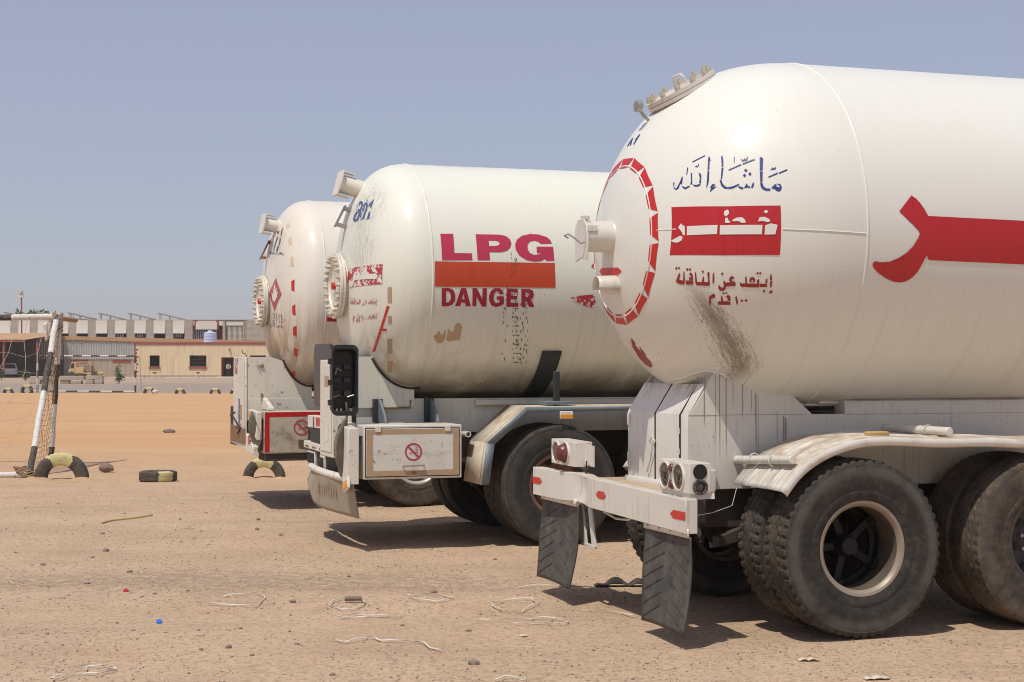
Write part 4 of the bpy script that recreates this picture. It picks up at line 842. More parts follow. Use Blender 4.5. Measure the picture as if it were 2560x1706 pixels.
# fenders with a rolled lip
prof = [(-.565, .905), (-.54, .94), (-.46, 1.035), (-.348, 1.112), (-.249, 1.165), (-.126, 1.203), (0, 1.224), (.25, 1.222), (.7, 1.21), (1.15, 1.198), (1.45, 1.19), (1.62, 1.165), (1.76, 1.10), (1.87, 1.0), (1.93, .90)]
def smooth_path(p, n):
    P = np.array(p); d = np.r_[0, np.cumsum(np.hypot(*np.diff(P, axis=0).T))]; s = np.linspace(0, d[-1], n)
    return [(float(np.interp(q, d, P[:, 0])), float(np.interp(q, d, P[:, 1]))) for q in s]
sp = smooth_path(prof, 64)
for _ in range(3): sp = [sp[0]] + [((sp[i - 1][0] + 2 * sp[i][0] + sp[i + 1][0]) / 4, (sp[i - 1][1] + 2 * sp[i][1] + sp[i + 1][1]) / 4) for i in range(1, len(sp) - 1)] + [sp[-1]]
for s in (-1, 1):
    fb = MB(); cs = [(1.235, -.056), (1.25, -.045), (1.255, -.02), (1.247, -.004), (1.225, 0), (1.10, .003), (1.09, .010), (1.08, .003), (.95, .003), (.94, .010), (.93, .003), (.79, .003), (.78, .010), (.77, .003), (.60, 0)]
    for i, (u, z) in enumerate(sp):
        a = sp[max(i - 1, 0)]; b = sp[min(i + 1, len(sp) - 1)]; tx, tz = b[0] - a[0], b[1] - a[1]; L = math.hypot(tx, tz); nx, nz_ = -tz / L, tx / L
        for w, h in cs: fb.v.append((u + nx * h, s * w, z + nz_ * h + .004 * math.sin(u * 9)))
    m = len(cs)
    for i in range(len(sp) - 1):
        for k in range(m - 1): fb.f.append((i * m + k, i * m + k + 1, (i + 1) * m + k + 1, (i + 1) * m + k)); fb.m.append(0)
    fo = fb.build('fender', 'fender', A, solid=.005, smooth=50)
    for u, z in ((-.46, 1.075), (.64, 1.25)):
        pb = MB().cyl((u - .03, s * .50, z - .02 if u < 0 else z), (u, s * 1.20, z + (.02 if u < 0 else 0)), .028, 20)
        po = pb.build('support_pipe', 'creamD', A, bev=.006)
        for w in (.72, .98): MB().tube([(u - .015 + .034 * math.cos(a), s * w, z + .034 * math.sin(a)) for a in [2 * math.pi * k / 16 for k in range(16)]], .004, 6, closed=True).build('u_bolt', 'strap', po)
MB().tube([(-.47, -.90, 1.11), (-.52, -.86, 1.05), (-.57, -.80, .98), (-.60, -.72, .89), (-.72, -.90, .80), (-.95, -1.10, .78), (-1.12, -1.2, .775)], .002, 5).build('loose_wire', 'strap', A)
MB().obox((-.72, -.52, .93), (.07, 0, 0), (0, .02, 0), (0, 0, .07)).build('jack_pad', 'cream', A, bev=.01)
wb = MB().obox((0, 0, .016), (.075, 0, 0), (0, .028, 0), (0, 0, .014)).build('wood_block', 'wood', None, OA + TVEC * .16 + NVEC * -1.13 + Vector((0, 0, 1.225)), (0, 0, PHI), bev=.008)
tag(wb, 'small yellowish wood block lying on the fender of the nearest tanker', 'wood block')
# ---------------------------------------------------------------- the middle truck
def plate_with_tank_cut(T, v, u0, u1, z0, ztop, mat, root, th=.02):
    """upright side plates whose upper edge runs into the tank, with a trim along the join"""
    for s in (-1, 1):
        pl = MB().prism([(u0, z0), (u0, ztop), (u0 + .28, ztop), (T['us'], T['zc'] - T['R'] + .25), (u1, T['zc'] - T['R'] + .2), (u1, z0)], s * v - th / 2, s * v + th / 2)
        o = pl.build('cradle_plate', mat, root)
        pts = []
        for i in range(30):
            u = T['us'] - T['a'] * .985 + (T['a'] * .985 + .05) * i / 29
            r = rad(T, u)
            if r > v + .01:
                z = T['zc'] - math.sqrt(r * r - v * v)
                if z < ztop - .0: pts.append((u - .004, s * (v + .012), z - .012))
        if len(pts) > 3: MB().tube(pts, .012, 6).build('edge_trim', 'under', o)
B = thing('gas_tanker_truck', 'middle ivory gas tanker marked LPG DANGER above a red band', 'truck', OB, PHI, 'parked gas tankers')
T = TK['B']
tank = link('tank', tank_mesh(T, 'tank', 'tankB'), B)
MB().tube(ring_pts(T, T['us'], 128), .009, 6, closed=True).build('weld_seam', 'tankB', tank, smooth=60)
for k in 'L P G'.split(): mark(T, 'B_' + k, 'uz', 'magenta', 'letter', tank, holes=(k == 'P'), step=.06)
mark(T, 'B_bar', 'uz', 'vermil', 'red_band', tank)
for k in 'D A N G2 E R'.split(): mark(T, 'B_' + k, 'uz', 'magdark', 'letter', tank, holes=k in 'DAR', step=.06)
mark(T, 'B_patch', 'uz', 'brownpatch', 'paint_patch', tank, split=True)
stuff(mark(T, 'B_scr', 'uz', 'scratch', 'scratch_marks', tank, off=.006))
for k, h in (('801', True), ('0', True), ('1', False)): mark(T, 'B_' + k, 'vz', 'bluefaint', 'numeral', tank, holes=h)
mark(T, 'B_panel', 'vz', 'redpeel', 'peeling_red_panel', tank)
mark(T, 'B_white', 'vz', 'whitepaint', 'panel_script', tank, off=.006)
mark(T, 'B_saw', 'vz', 'redtape', 'red_tape_strip', tank, split=True)
mark(T, 'B_tape', 'vz', 'tape', 'faded_tape', tank, split=True)
mark(T, 'B_t1', 'vz', 'redfaint', 'warning_script', tank); mark(T, 'B_t2', 'vz', 'redfaint', 'warning_script', tank)
mark(T, 'B_spear', 'uz', 'redpeel', 'red_letter_stroke', tank, split=True)
def manway(T, v, z, root, tk):
    e = bolted_flange(T, v, z, .315, root, tk, 24, .03, 'creamC', tilt=Vector((-1, 0, 0)), name='manway', neck=.02)
    MB().lathe([(.0005, .09), (.035, .09), (.035, .05), (.0005, .05)], 16, 'z').build('red_valve_knob', 'redtape', e)
    return e
manway(T, -.0, 2.42, B, tank)
def top_nozzle(T, v, z, root, r=.10, L=.26):
    p = Vector(end_pt(T, v, z)); n = (head_normal(T, *p) + Vector((-.8, 0, -.1))).normalized()
    e = empty('vent_pipe', parent=root); e.matrix_local = Matrix.Translation(p) @ n.to_track_quat('Z', 'Y').to_matrix().to_4x4()
    MB().lathe([(r, -.15), (r, L), (r * .9, L), (r * .9, L - .08), (.0005, L - .08)], 32, 'z').build('pipe', 'creamC', e)
    q = MB(); q.add([(-.13, -.12, L + .005), (.10, -.12, L + .005), (.13, 0, L + .005), (.10, .12, L + .005), (-.13, .12, L + .005), (-.13, -.12, L + .02), (.10, -.12, L + .02), (.13, 0, L + .02), (.10, .12, L + .02), (-.13, .12, L + .02)], [(0, 1, 2, 3, 4), (9, 8, 7, 6, 5)] + [(i, (i + 1) % 5, (i + 1) % 5 + 5, i + 5) for i in range(5)])
    q.obox((.02, -.115, L - .05), (.05, 0, 0), (0, .006, 0), (0, 0, .06)); q.obox((.02, .115, L - .05), (.05, 0, 0), (0, .006, 0), (0, 0, .06)); q.build('hinged_cap', 'creamC', e)
top_nozzle(T, 0, 3.36, B, .088, .20)
hp = Vector(end_pt(T, -.02, 3.07)); hn = head_normal(T, *hp); td = Vector((.45, 0, .9)).normalized()
h_ = MB()
for s in (-1, 1): h_.obox(hp + hn * .03 + td * s * .085, hn * .05, (0, .035, 0), td * .016)
h_.obox(hp + hn * .08, hn * .008, (0, .03, 0), td * .115); h_.build('grab_handle', 'steel', B)
# frame
fr = MB().box(-1.75, 5.0, -.50, -.47, 1.02, 1.345).box(-1.75, 5.0, .47, .50, 1.02, 1.345).box(-1.3, 5.0, -.47, .47, 1.20, 1.26)
fr.box(-.6, 5.0, -.56, -.51, 1.28, 1.33)
fr.build('subframe', 'creamB', B, bev=.004)
plate_with_tank_cut(T, .515, -1.84, -1.2, 1.262, 1.74, 'creamB', B)
MB().tube([(-1.62, -.53, 1.262), (-1.24, -.53, 1.262), (-1.235, -.53, 1.33)], .009, 6).build('rusty_edge', 'rust', B)
for u in (-1.56, -1.06):
    e = MB().box(u - .045, u + .045, -.57, -.52, 1.125, 1.345)
    br = e.build('bracket', 'green', B, bev=.004)
    MB().prism([(-.575, 1.128), (-.575, 1.34), (-.62, 1.33), (-.80, 1.19), (-.83, 1.128)], u + .0, u + .02, 'yz').build('gusset', 'slate', br)
sad = MB()
def sadf(s, t_):
    z = 1.79 - .47 * t_; u = -.06 + .19 * s
    p = side_pt(T, u, z, .012 + .0 * s); return p
sad.grid(sadf, 6, 14); sad.build('saddle_plate', 'green', B, solid=.02)
MB().box(.0, .055, -1.09, -1.04, 1.28, 1.60).build('saddle_post', 'green', B, bev=.006)
MB().box(-.12, .16, -1.22, -.98, 1.294, 1.325).build('saddle_foot', 'slate', B, bev=.004)
# toolbox
tb = MB().box(-1.857, -.95, -1.25, -.76, .645, 1.125).build('toolbox', 'box', B, bev=.008)
dr = MB().box(-1.838, -.978, -1.262, -1.252, .672, 1.095).build('toolbox_door', 'box', tb, bev=.004)
MB().prism([(-1.845, .664), (-.971, .664), (-.971, 1.103), (-1.845, 1.103)], -1.2525, -1.2505).build('door_gap', 'dark', tb)
for nm, q in (('t', (-1.838, -.978, 1.045, 1.092)), ('l', (-1.836, -1.775, .675, 1.045)), ('b', (-1.775, -.98, .675, .722)), ('r', (-1.035, -.98, .722, 1.045))):
    flat_decal([[(q[0], q[2]), (q[1], q[2] + .002), (q[1] - .002, q[3]), (q[0], q[3] - .002)]], 'xz', -1.2635 - (.0008 if nm in 'lr' else 0), 'tape', 'tape_strip', tb)
no_smoking(-1.405, .885, .080, -1.2640, tb)
MB().tube([(-1.50, -1.262, .755), (-1.50, -1.285, .76), (-1.31, -1.285, .765), (-1.31, -1.262, .76)], .008, 6).build('handle', 'steel', tb)
MB().lathe([(.018, 0), (.016, -.01), (.0005, -.01)], 12, 'y', (-1.40, -1.263, .70)).build('lock', 'rust', tb)
for u in (-1.73, -1.085): MB().box(u - .025, u + .025, -1.272, -1.2635, 1.065, 1.12).build('hinge', 'box', tb, bev=.003)
# fender in straight folds
fp = [(-.765, .575), (-.715, .956), (-.339, 1.280), (1.72, 1.290), (2.05, 1.0), (2.1, .6)]
for s in (-1, 1):
    f_ = MB()
    for i in range(len(fp) - 1):
        (a, b), (c, d) = fp[i], fp[i + 1]
        f_.add([(a, s * 1.19, b), (c, s * 1.19, d), (c, s * .70, d), (a, s * .70, b)], [(0, 1, 2, 3)], 0)
        tx, tz = c - a, d - b
        f_.add([(a, s * 1.19, b), (c, s * 1.19, d), (c, s * 1.25, d - .004), (a, s * 1.25, b - .004)], [(0, 1, 2, 3)], 0)
        ins = [(.075, 0), (.075, -.02), (.03, -.055), (0, -.05), (-.03, -.055), (-.075, 0)]
        f_.add([(a, s * 1.25, b - .004), (c, s * 1.25, d - .004), (c + ins[i + 1][0], s * 1.252, d + ins[i + 1][1]), (a + ins[i][0], s * 1.252, b + ins[i][1])], [(0, 1, 2, 3)], 1)
    f_.build('fender', ['fenderB', 'slate'], B, solid=.006, smooth=20)
MB().lathe([(.028, -.34), (.028, 0), (.020, 0), (.020, -.08), (.0005, -.08)], 20, 'y', (0, 0, 0)).build('support_pipe', 'creamB', B, (-.79, -.93, 1.02), (0, 0, math.pi))
mk = MB().box(-.012, .118, -1.275, -1.262, 1.165, 1.235).build('marker_lamp', 'whitepaint', B, bev=.004)
MB().box(-.008, .114, -1.279, -1.2755, 1.172, 1.205).build('marker_lens', 'orange', mk)
MB().tube([(.02, -1.27, 1.165), (0, -1.27, 1.13), (-.03, -1.26, 1.10)], .003, 5).tube([(.08, -1.27, 1.165), (.09, -1.27, 1.12), (.10, -1.26, 1.09)], .003, 5).build('loose_wire', 'under', mk)
# rear light gear
cab = MB().box(-1.985, -1.80, -.54, .02, .80, 1.71).build('rear_cabinet', 'creamC', B, bev=.008)
MB().box(-1.993, -1.987, -.50, -.02, .85, 1.66).build('cabinet_door', 'creamC', cab, bev=.003)
MB().box(-1.996, -1.994, -.40, -.22, 1.46, 1.56).build('notice_plate', 'tape', cab)
MB().box(-1.996, -1.994, -.38, -.26, .95, 1.12).build('number_label', 'whitepaint', cab)
MB().prism([(.03, 1.04), (1.05, 1.02), (1.05, 1.15), (.03, 1.17)], -1.90, -1.80, 'yz').build('rear_panel', 'creamC', B, bev=.01)
rp = MB().prism([(-.545, .86), (-.95, .86), (-.95, 1.12), (-.545, 1.13)], -1.90, -1.80, 'yz').build('rear_panel', 'creamC', B, bev=.01)
for q, mt in (((-1.905, .45, .62, 1.06, 1.14), 'redtape'), ((-1.905, .72, .76, 1.03, 1.14), 'blue'), ((-1.905, -.66, -.56, .92, 1.10), 'bluefaint'), ((-1.905, -.78, -.68, .90, 1.08), 'tape')):
    MB().box(q[0], q[0] + .003, q[1], q[2], q[3], q[4]).build('sticker', mt, B)
MB().prism([(1.1, .82), (-.95, .80), (-.95, .86), (1.1, .89)], -1.93, -1.86, 'yz').build('rear_beam', 'creamC', B, bev=.006)
for i, v in enumerate((.95, .6, .25, -.1, -.45, -.8)): MB().box(-1.934, -1.931, v - .1, v + .06, .835, .85).build('beam_marking', 'blackpaint', B)
cp = MB().prism([(-1.25, .605), (-1.25, 1.10), (-.98, 1.12), (-.98, .62)], -2.0, -1.90, 'yz').build('corner_panel', 'creamC', B, bev=.006)
MB().box(-1.80, -1.76, -1.05, .9, .70, 1.10).build('rear_backing', 'green', B)
for v0, v1, z0, z1 in ((.95, .6, .66, .80), (.35, .15, .64, .78), (-.35, -.6, .64, .80), (-.95, -.78, .62, .78)):
    lb = MB().box(-1.92, -1.86, min(v0, v1), max(v0, v1), z0, z1).build('lamp_housing', 'creamC', B, bev=.006)
    MB().box(-1.926, -1.921, min(v0, v1) + .02, max(v0, v1) - .02, z0 + .02, z1 - .02).build('lamp_lens', 'dark', lb)
bt = MB().grid(lambda s, t_: (-1.99 - .05 * math.sin(math.pi * t_) + .03 * math.sin(9 * s + 5 * t_), -.97 - .10 * s + .05 * math.sin(5 * t_ + 3 * s), 1.16 - .46 * t_ - .05 * math.sin(4 * s)), 10, 14).build('torn_rubber_boot', 'canvas', B, solid=.01)
bar_ = MB().tube([(-1.95 - .05 * math.sin(math.pi * i / 12), 0.60 - 1.80 * i / 12, .655 - .012 * i / 12) for i in range(13)], .035, 10).build('rear_bar', 'creamC', B)
mk = MB().obox((-2.0, -1.19, .60), (.012, 0, 0), (0, .095, -.03), (0, .014, .045)).build('side_marker', 'whitepaint', B, bev=.004)
MB().obox((-2.015, -1.19, .60), (.004, 0, 0), (0, .08, -.026), (0, .008, .026)).build('marker_lens', 'orange', mk)
def skirt(s, t_):
    v = .55 - 1.77 * s; z = .64 - (.31 + .03 * s) * t_
    if s < .3: z = .64 - (.31 * (.35 + .65 * math.sin(s / .3 * math.pi / 2))) * t_
    return (-1.95 - .07 * math.sin(math.pi * s) - .05 * t_ * (1 - s) + .06 * t_ * s, v, z)
sk = MB().grid(skirt, 24, 10).build('rear_skirt', 'flapC', B, solid=.008)
lt = []
for k in range(5):
    s = .34 + .085 * k; a = skirt(s, .30); b = skirt(s, .62); c = skirt(s + .045, .30); d = skirt(s + .045, .62)
    for p, q in ((a, b), (c, d), (a, d))[: 3 if k % 2 == 0 else 2]:
        lt.append([(p[1], p[2]), (p[1] - .016, p[2]), (q[1] - .016, q[2]), (q[1], q[2])])
def on_skirt(v, z): 
    s = (.55 - v) / 1.77; t_ = (.64 - z) / (.31 + .03 * s); q = skirt(s, t_); return (q[0] - .008, v, z)
link('faded_lettering', decal_mesh(lt, on_skirt, 'redghost', 'faded_lettering', .05), sk)
# extinguisher case, standing open
def case(name, loc, w, h, d, mat, root, inside=True, rot=0):
    e = empty(name, loc, rot, root)
    def rr(k, n=8):
        r = .055; p = []
        for cx, cz, a0 in ((w / 2 - r, h / 2 - r, 0), (-w / 2 + r, h / 2 - r, 90), (-w / 2 + r, -h / 2 + r, 180), (w / 2 - r, -h / 2 + r, 270)):
            for i in range(n): a = RAD(a0 + 90 * i / (n - 1)); p.append((cx + r * math.cos(a), cz + r * math.sin(a)))
        return [(x * k, z * k) for x, z in p]
    mb = MB(); N = 32
    layers = [(1.0, 0), (1.045, 0), (1.045, .02), (1.0, .022), (.98, d * .8), (.90, d)] if not inside else [(.90, .022), (.93, 0), (1.045, 0), (1.045, .02), (1.0, .022), (.98, d * .8), (.90, d)]
    if inside: layers = [(.84, d - .012), (.92, d * .7)] + layers
    for k, y in layers: mb.v += [(x, y, z) for x, z in rr(k)]
    for i in range(len(layers) - 1):
        for j in range(N): mb.f.append((i * N + j, i * N + (j + 1) % N, (i + 1) * N + (j + 1) % N, (i + 1) * N + j)); mb.m.append(0)
    mb.f.append(tuple((len(layers) - 1) * N + j for j in range(N))); mb.m.append(0); mb.f.append(tuple(j for j in range(N - 1, -1, -1))); mb.m.append(0)
    mb.build('shell', mat, e, smooth=35)
    if inside:
        for z in (.12, 0, -.12):
            for x in (-.055, .045): MB().box(x - .035, x + .035, d - .055, d - .014, z - .025, z + .025).build('rib_block', 'smoke', e, bev=.004)
        MB().tube([(-.02, d - .05, .09), (-.055, d - .06, .11), (-.075, d - .06, .05)], .014, 8).build('clip', 'steel', e)
        for x in (-.06, .07): MB().cyl((x - .03, d - .05, -.155), (x + .03, d - .06, -.135), .006, 6).build('pin', 'steel', e)
        MB().tube([(.03, d - .07, -.20), (.03, d - .09, -.30), (.035, d - .06, -.38), (.03, d - .04, -.52)], .009, 6).build('latch_rod', 'rust', e)
        for x in (-.07, -.03, .06): MB().box(x - .008, x + .008, .02, d - .02, -h / 2 + .02, -h / 2 + .05).build('foot_rib', 'steel', e)
    for z in (.17, -.02, -.2): MB().box(-w / 2 * 1.045 - .03, -w / 2 * 1.045 + .004, 0, .03, z - .025, z + .025).build('hinge', 'black', e)
    return e
case('extinguisher_case_lid', (-1.975, -1.02, 1.525), .235, .61, .15, 'black', B, True, 0)
case('extinguisher_case', (-1.88, .43, 1.555), .74, .60, .10, 'smoke', B, False, -math.pi / 2)
for s in (-1, 1): MB().box(-.9, 5, s * .40 - .04, s * .40 + .04, .70, 1.02).build('frame_rail', 'under', B)
MB().box(-1.6, -.7, -.70, .70, .75, 1.0).build('cross_member', 'under', B)
MB().box(-1.90, -.96, -1.2, 1.2, 1.0, 1.03).box(-1.857, -.95, .76, 1.25, .645, 1.125).box(-1.9, -1.8, -.9, .9, .62, 1.0).build('shadow_gap_fill', 'under', B)  # unseen plate, box and mirrored toolbox, added to close light gaps in the shadow
axle_set(B, ('B', 'A2'), (('rimB', 'rimB'), ('rimB', 'rimB')), .56)

# ---------------------------------------------------------------- the far truck
Cc = thing('gas_tanker_truck', 'farthest cream gas tanker with flame diamond and red squares down its head', 'truck', OC, PHI, 'parked gas tankers')
T = TK['C']
tank = link('tank', tank_mesh(T, 'tank', 'tankC'), Cc)
MB().tube(ring_pts(T, T['us'], 128), .009, 6, closed=True).build('weld_seam', 'tankC', tank, smooth=60)
mark(T, 'C_sq', 'vz', 'redtape', 'red_square', tank, split=True); mark(T, 'C_pale', 'vz', 'paleglue', 'glue_mark', tank, split=True)
mark(T, 'C_dia', 'vz', 'pinkred', 'flame_diamond', tank); mark(T, 'C_fl', 'vz', 'whitepaint', 'flame_symbol', tank, off=.006)
mark(T, 'C_blue', 'vz', 'bluefaint', 'blue_script', tank); mark(T, 'C_dark', 'vz', 'blackpaint', 'worn_script', tank)
mark(T, 'C_bar', 'uz', 'red', 'red_stripe', tank)
manway(T, 0, 2.43, Cc, tank); top_nozzle(T, -.12, 3.34, Cc, .082, .17)
hp = Vector(end_pt(T, 0, 3.05)); hn = head_normal(T, *hp); h_ = MB()
for s in (-1, 1): h_.obox(hp + hn * .02 + td * s * .10, hn * .03, (0, .03, 0), td * .016)
h_.obox(hp + hn * .05, hn * .008, (0, .03, 0), td * .13); h_.build('grab_handle', 'rust', Cc)
MB().box(-1.78, 5.0, -.42, -.39, 1.02, 1.26).box(-1.78, 5.0, .39, .42, 1.02, 1.26).box(-1.3, 5, -.39, .39, 1.1, 1.2).build('subframe', 'creamC', Cc, bev=.004)
plate_with_tank_cut(T, .43, -1.87, -1.1, 1.255, 1.752, 'creamC', Cc)
MB().prism([(-1.87, 1.0), (-1.30, 1.0), (-1.0, 1.0), (-1.0, 1.255), (-1.87, 1.255)], -.445, -.425).build('lower_plate', 'creamC', Cc)
cb = MB().box(-1.90, -1.875, -.445, .445, .80, 1.752).build('rear_cabinet', 'creamC', Cc, bev=.006)
MB().box(-1.908, -1.902, -.40, .40, .9, 1.70).build('cabinet_door', 'creamC', cb)
for q, mt in (((-.1, 0, .95, 1.25), 'bluefaint'), ((-.25, -.12, 1.0, 1.18), 'tape'), ((-.2, .1, .88, .95), 'redpeel'), ((.1, .3, 1.55, 1.74), 'redpeel')): MB().box(-1.9115, -1.9095, q[0], q[1], q[2], q[3]).build('sticker', mt, cb)
for u, r in ((-1.735, .012), (-1.70, .022), (-1.76, .008)): MB().lathe([(r, 0), (r * .8, -.012), (.0005, -.012)], 10, 'y', (u, -.446, 1.645)).build('stud', 'rust', Cc)
MB().tube([(-1.71, -.45, 1.315), (-1.70, -.46, 1.30), (-1.695, -.455, 1.22)], .014, 6).build('rusty_hook', 'rust', Cc)
MB().prism([(-.45, 1.13), (-.45, 1.27), (-.55, 1.26), (-.98, 1.16), (-.98, 1.13)], -1.70, -1.65, 'yz').build('bracket', 'creamC', Cc, bev=.004)
MB().tube([(-1.86, -.3, 1.75), (-1.87, -.28, 1.79), (-1.90, -.25, 1.80), (-1.91, -.24, 1.84)], .005, 5).build('wire_hook', 'under', Cc)
tb = MB().box(-1.815, -.95, -1.25, -.76, .645, 1.125).build('toolbox', 'boxC', Cc, bev=.008)
MB().box(-1.81, -.96, -1.262, -1.252, .655, 1.118).build('toolbox_door', 'boxC', tb, bev=.004)
flat_decal([[(-1.81, 1.062), (-.96, 1.07), (-.96, 1.118), (-1.81, 1.118)]], 'xz', -1.2635, 'red', 'red_tape_strip', tb)
flat_decal([[(-1.81, .66), (-1.755, .66), (-1.755, 1.062), (-1.81, 1.062)]], 'xz', -1.2643, 'red', 'red_tape_strip', tb)
flat_decal([[(-1.42, .70), (-1.28, .68), (-1.28, .80), (-1.42, .80)]], 'xz', -1.2635, 'scratch', 'oil_stain', tb)
no_smoking(-1.385, .94, .092, -1.2645, tb)
MB().box(-1.80, -.96, -1.24, -.8, .56, .64).build('toolbox_skid', 'under', Cc)
rl = MB().prism([(-1.24, .80), (-1.24, 1.12), (-.70, 1.14), (-.70, .95)], -1.90, -1.84, 'yz').build('lamp_panel', 'creamC', Cc, bev=.008)
MB().prism([(-.98, .98), (-.98, 1.11), (-.74, 1.12), (-.74, 1.0)], -1.908, -1.902, 'yz').build('reflector', 'orange', rl)
MB().grid(lambda s, t_: (-1.90 - .05 * math.sin(4 * t_ + 2 * s), -1.0 - .24 * s, 1.1 - .42 * t_ + .03 * math.sin(7 * s)), 10, 12).build('torn_rubber_boot', 'canvas', Cc, solid=.012)
MB().prism([(.5, .70), (.5, .88), (-.70, .84), (-1.1, .72), (-1.1, .62), (-.6, .66)], -1.92, -1.84, 'yz').build('rear_beam', 'creamC', Cc, bev=.008)
MB().prism([(.45, .72), (.45, .92), (-.6, .90), (-.6, .72)], -1.93, -1.922, 'yz').build('beam_cover', 'rust', Cc)
MB().box(-1.925, -1.921, -.95, -.80, .74, .84).build('reflector', 'pinkred', Cc)
MB().tube([(-1.93, .15, 1.08), (-1.97, .1, 1.05), (-1.96, -.1, .98), (-1.93, -.3, .90), (-1.95, -.2, .84)], .012, 6).build('air_hose', 'black', Cc)
for s in (-1, 1): MB().box(-1.2, 5, s * .40 - .04, s * .40 + .04, .70, 1.02).build('frame_rail', 'under', Cc)
MB().box(-1.83, -.96, -1.2, 1.2, 1.0, 1.03).box(-1.815, -.95, .76, 1.25, .645, 1.125).box(-1.83, -1.75, -.9, .9, .66, 1.0).build('shadow_gap_fill', 'under', Cc)  # hidden filler like the middle truck's, put in to stop light leaking underneath
axle_set(Cc, ('C', 'C'), (('rimC', 'rimC'), ('rimC', 'rimC')))
f_ = MB()
for i in range(len(fp) - 1):
    (a, b), (c, d) = fp[i], fp[i + 1]; f_.add([(a, -1.24, b), (c, -1.24, d), (c, -.70, d), (a, -.70, b)], [(0, 1, 2, 3)], 0); f_.add([(a, 1.24, b), (c, 1.24, d), (c, .70, d), (a, .70, b)], [(0, 1, 2, 3)], 0)
f_.build('fender', 'fenderB', Cc, solid=.01, smooth=20)
# ---------------------------------------------------------------- tyres set in the ground, goals, litter
def arch_tyre(loc, R, W, rz, yellow, label, group, flat_=False, seg=(60, 120), name='half_buried_tyre'):
    NA = 96; mb = MB(); ri = R * .53
    prof = [(ri, -.33), (ri * 1.08, -.43), (R * .72, -.5), (R * .86, -.49), (R * .94, -.44), (R * .985, -.38), (R, -.30), (R, -.12), (R * .985, -.10), (R * .985, -.06), (R, -.04), (R, .04), (R * .985, .06), (R * .985, .10), (R, .12), (R, .30), (R * .985, .38), (R * .94, .44), (R * .86, .49), (R * .72, .5), (ri * 1.08, .43), (ri, .33)]
    m = len(prof)
    for i in range(NA):
        a = 2 * math.pi * i / NA
        for r, y in prof:
            q = r - (.012 * R if (i % 2 and r > R * .93) else 0) + .006 * R * math.sin(3 * a + 1)
            mb.v.append((q * math.cos(a), y * W, q * math.sin(a)))
    for i in range(NA):
        a = 360 * (i + .5) / NA; j = (i + 1) % NA
        for k in range(m): 
            mb.f.append((i * m + k, i * m + (k + 1) % m, j * m + (k + 1) % m, j * m + k)); mb.m.append(1 if seg[0] < a + 3 * math.sin(k) < seg[1] else 0)
    o = mb.build(name, ['buried', 'tyreyellow'], None, loc, (RAD(90) if flat_ else 0, 0, rz), smooth=35)
    return tag(o, label, 'tyre', group)
gp_ = 'painted tyres marking the pitch'
arch_tyre((-6.50, 23.45, .005), .385, .22, .10, 1, 'half-buried black tyre with yellow top beside the near goal post', gp_)
arch_tyre((-3.62, 23.75, .0), .305, .19, .05, 1, 'half-buried black and yellow tyre below the farthest tanker', gp_)
arch_tyre((-5.03, 23.1, .075), .268, .15, RAD(20), 1, 'black and yellow tyre lying flat on the sand', gp_, True, (48, 96), 'flat_tyre')
for x, y, r, h, lb in ((-28.34, 91.4, .30, 0, 'smaller far half-buried tyre at the left edge of the picture'), (-27.29, 91.4, .35, .12, 'tall far half-buried tyre left of the near goal strut'), (-20.15, 90.2, .32, .02, 'far half-buried tyre just right of the far goal post'), (-18.22, 89.2, .30, 0, 'second far half-buried tyre right of the far goal'), (-16.3, 89.2, .31, 0, 'third far half-buried tyre right of the far goal'), (-15.21, 89.2, .27, 0, 'far half-buried tyre just left of the farthest tanker')):
    arch_tyre((x, y, h), r, .2, random.uniform(-.15, .15), 1, lb, gp_, seg=(55, 125))
tag(MB().lathe([(.0005, 0), (.12, .02), (.17, .10), (.14, .19), (.05, .23), (.0005, .23)], 14, 'z').build('white_bag', 'strap', None, (-19.78, 90.0, -.02), (.1, .2, 0)), 'small white bag beside a far half-buried tyre', 'bag')

def striped(mb, p0, p1, r, segs, first=0, n=12, jit=.006):
    p0, p1 = Vector(p0), Vector(p1)
    for i in range(segs):
        k = 5; pts = [p0.lerp(p1, (i + j / k) / segs) for j in range(k + 1)]
        pts = [q + Vector((random.uniform(-jit, jit), random.uniform(-jit, jit), 0)) * (0 < j < k) for j, q in enumerate(pts)]
        mb.tube(pts, r, n, (i + first) % 2)
goal = thing('goal', 'near striped football goal with torn net, cut by the left edge', 'goal', (-7.52, 26.9, 0))
def gl(x, y, z): return (x + 7.52, y - 26.9, z)
PW = ['postwhite', 'postblack']
q = MB(); base, topp = Vector(gl(-7.68, 27.05, -.05)), Vector(gl(-7.51, 26.95, 2.36))
for a, b, mi in ((0, .14, 1), (.14, .435, 0), (.435, .71, 1), (.71, 1.0, 0)): q.tube([base.lerp(topp, a + (b - a) * j / 4) + Vector((.006 * math.sin(j * 2), 0, 0)) for j in range(5)], .046, 14, mi)
q.build('goal_post', PW, goal)
q = MB(); base, topp = Vector(gl(-7.12, 23.96, -.02)), Vector(gl(-7.50, 26.75, 2.46))
for a, b, mi in ((0, .17, 1), (.17, .50, 0), (.50, .745, 1), (.745, 1.0, 0)): q.tube([base.lerp(topp, a + (b - a) * j / 4) + Vector((.006 * math.sin(j * 2 + 1), 0, 0)) for j in range(5)], .048, 14, mi)
q.build('rear_strut', PW, goal)
q = MB(); q.tube([gl(-7.50, 26.7, 2.44), gl(-7.9, 26.75, 2.44), gl(-8.25, 26.8, 2.43)], .05, 14, 0); q.tube([gl(-8.25, 26.8, 2.43), gl(-9.2, 26.85, 2.43), gl(-10.4, 26.9, 2.43)], .05, 14, 1); q.tube([gl(-10.4, 26.9, 2.43), gl(-12.4, 27.0, 2.43)], .06, 14, 0)
q.build('crossbar', PW, goal)
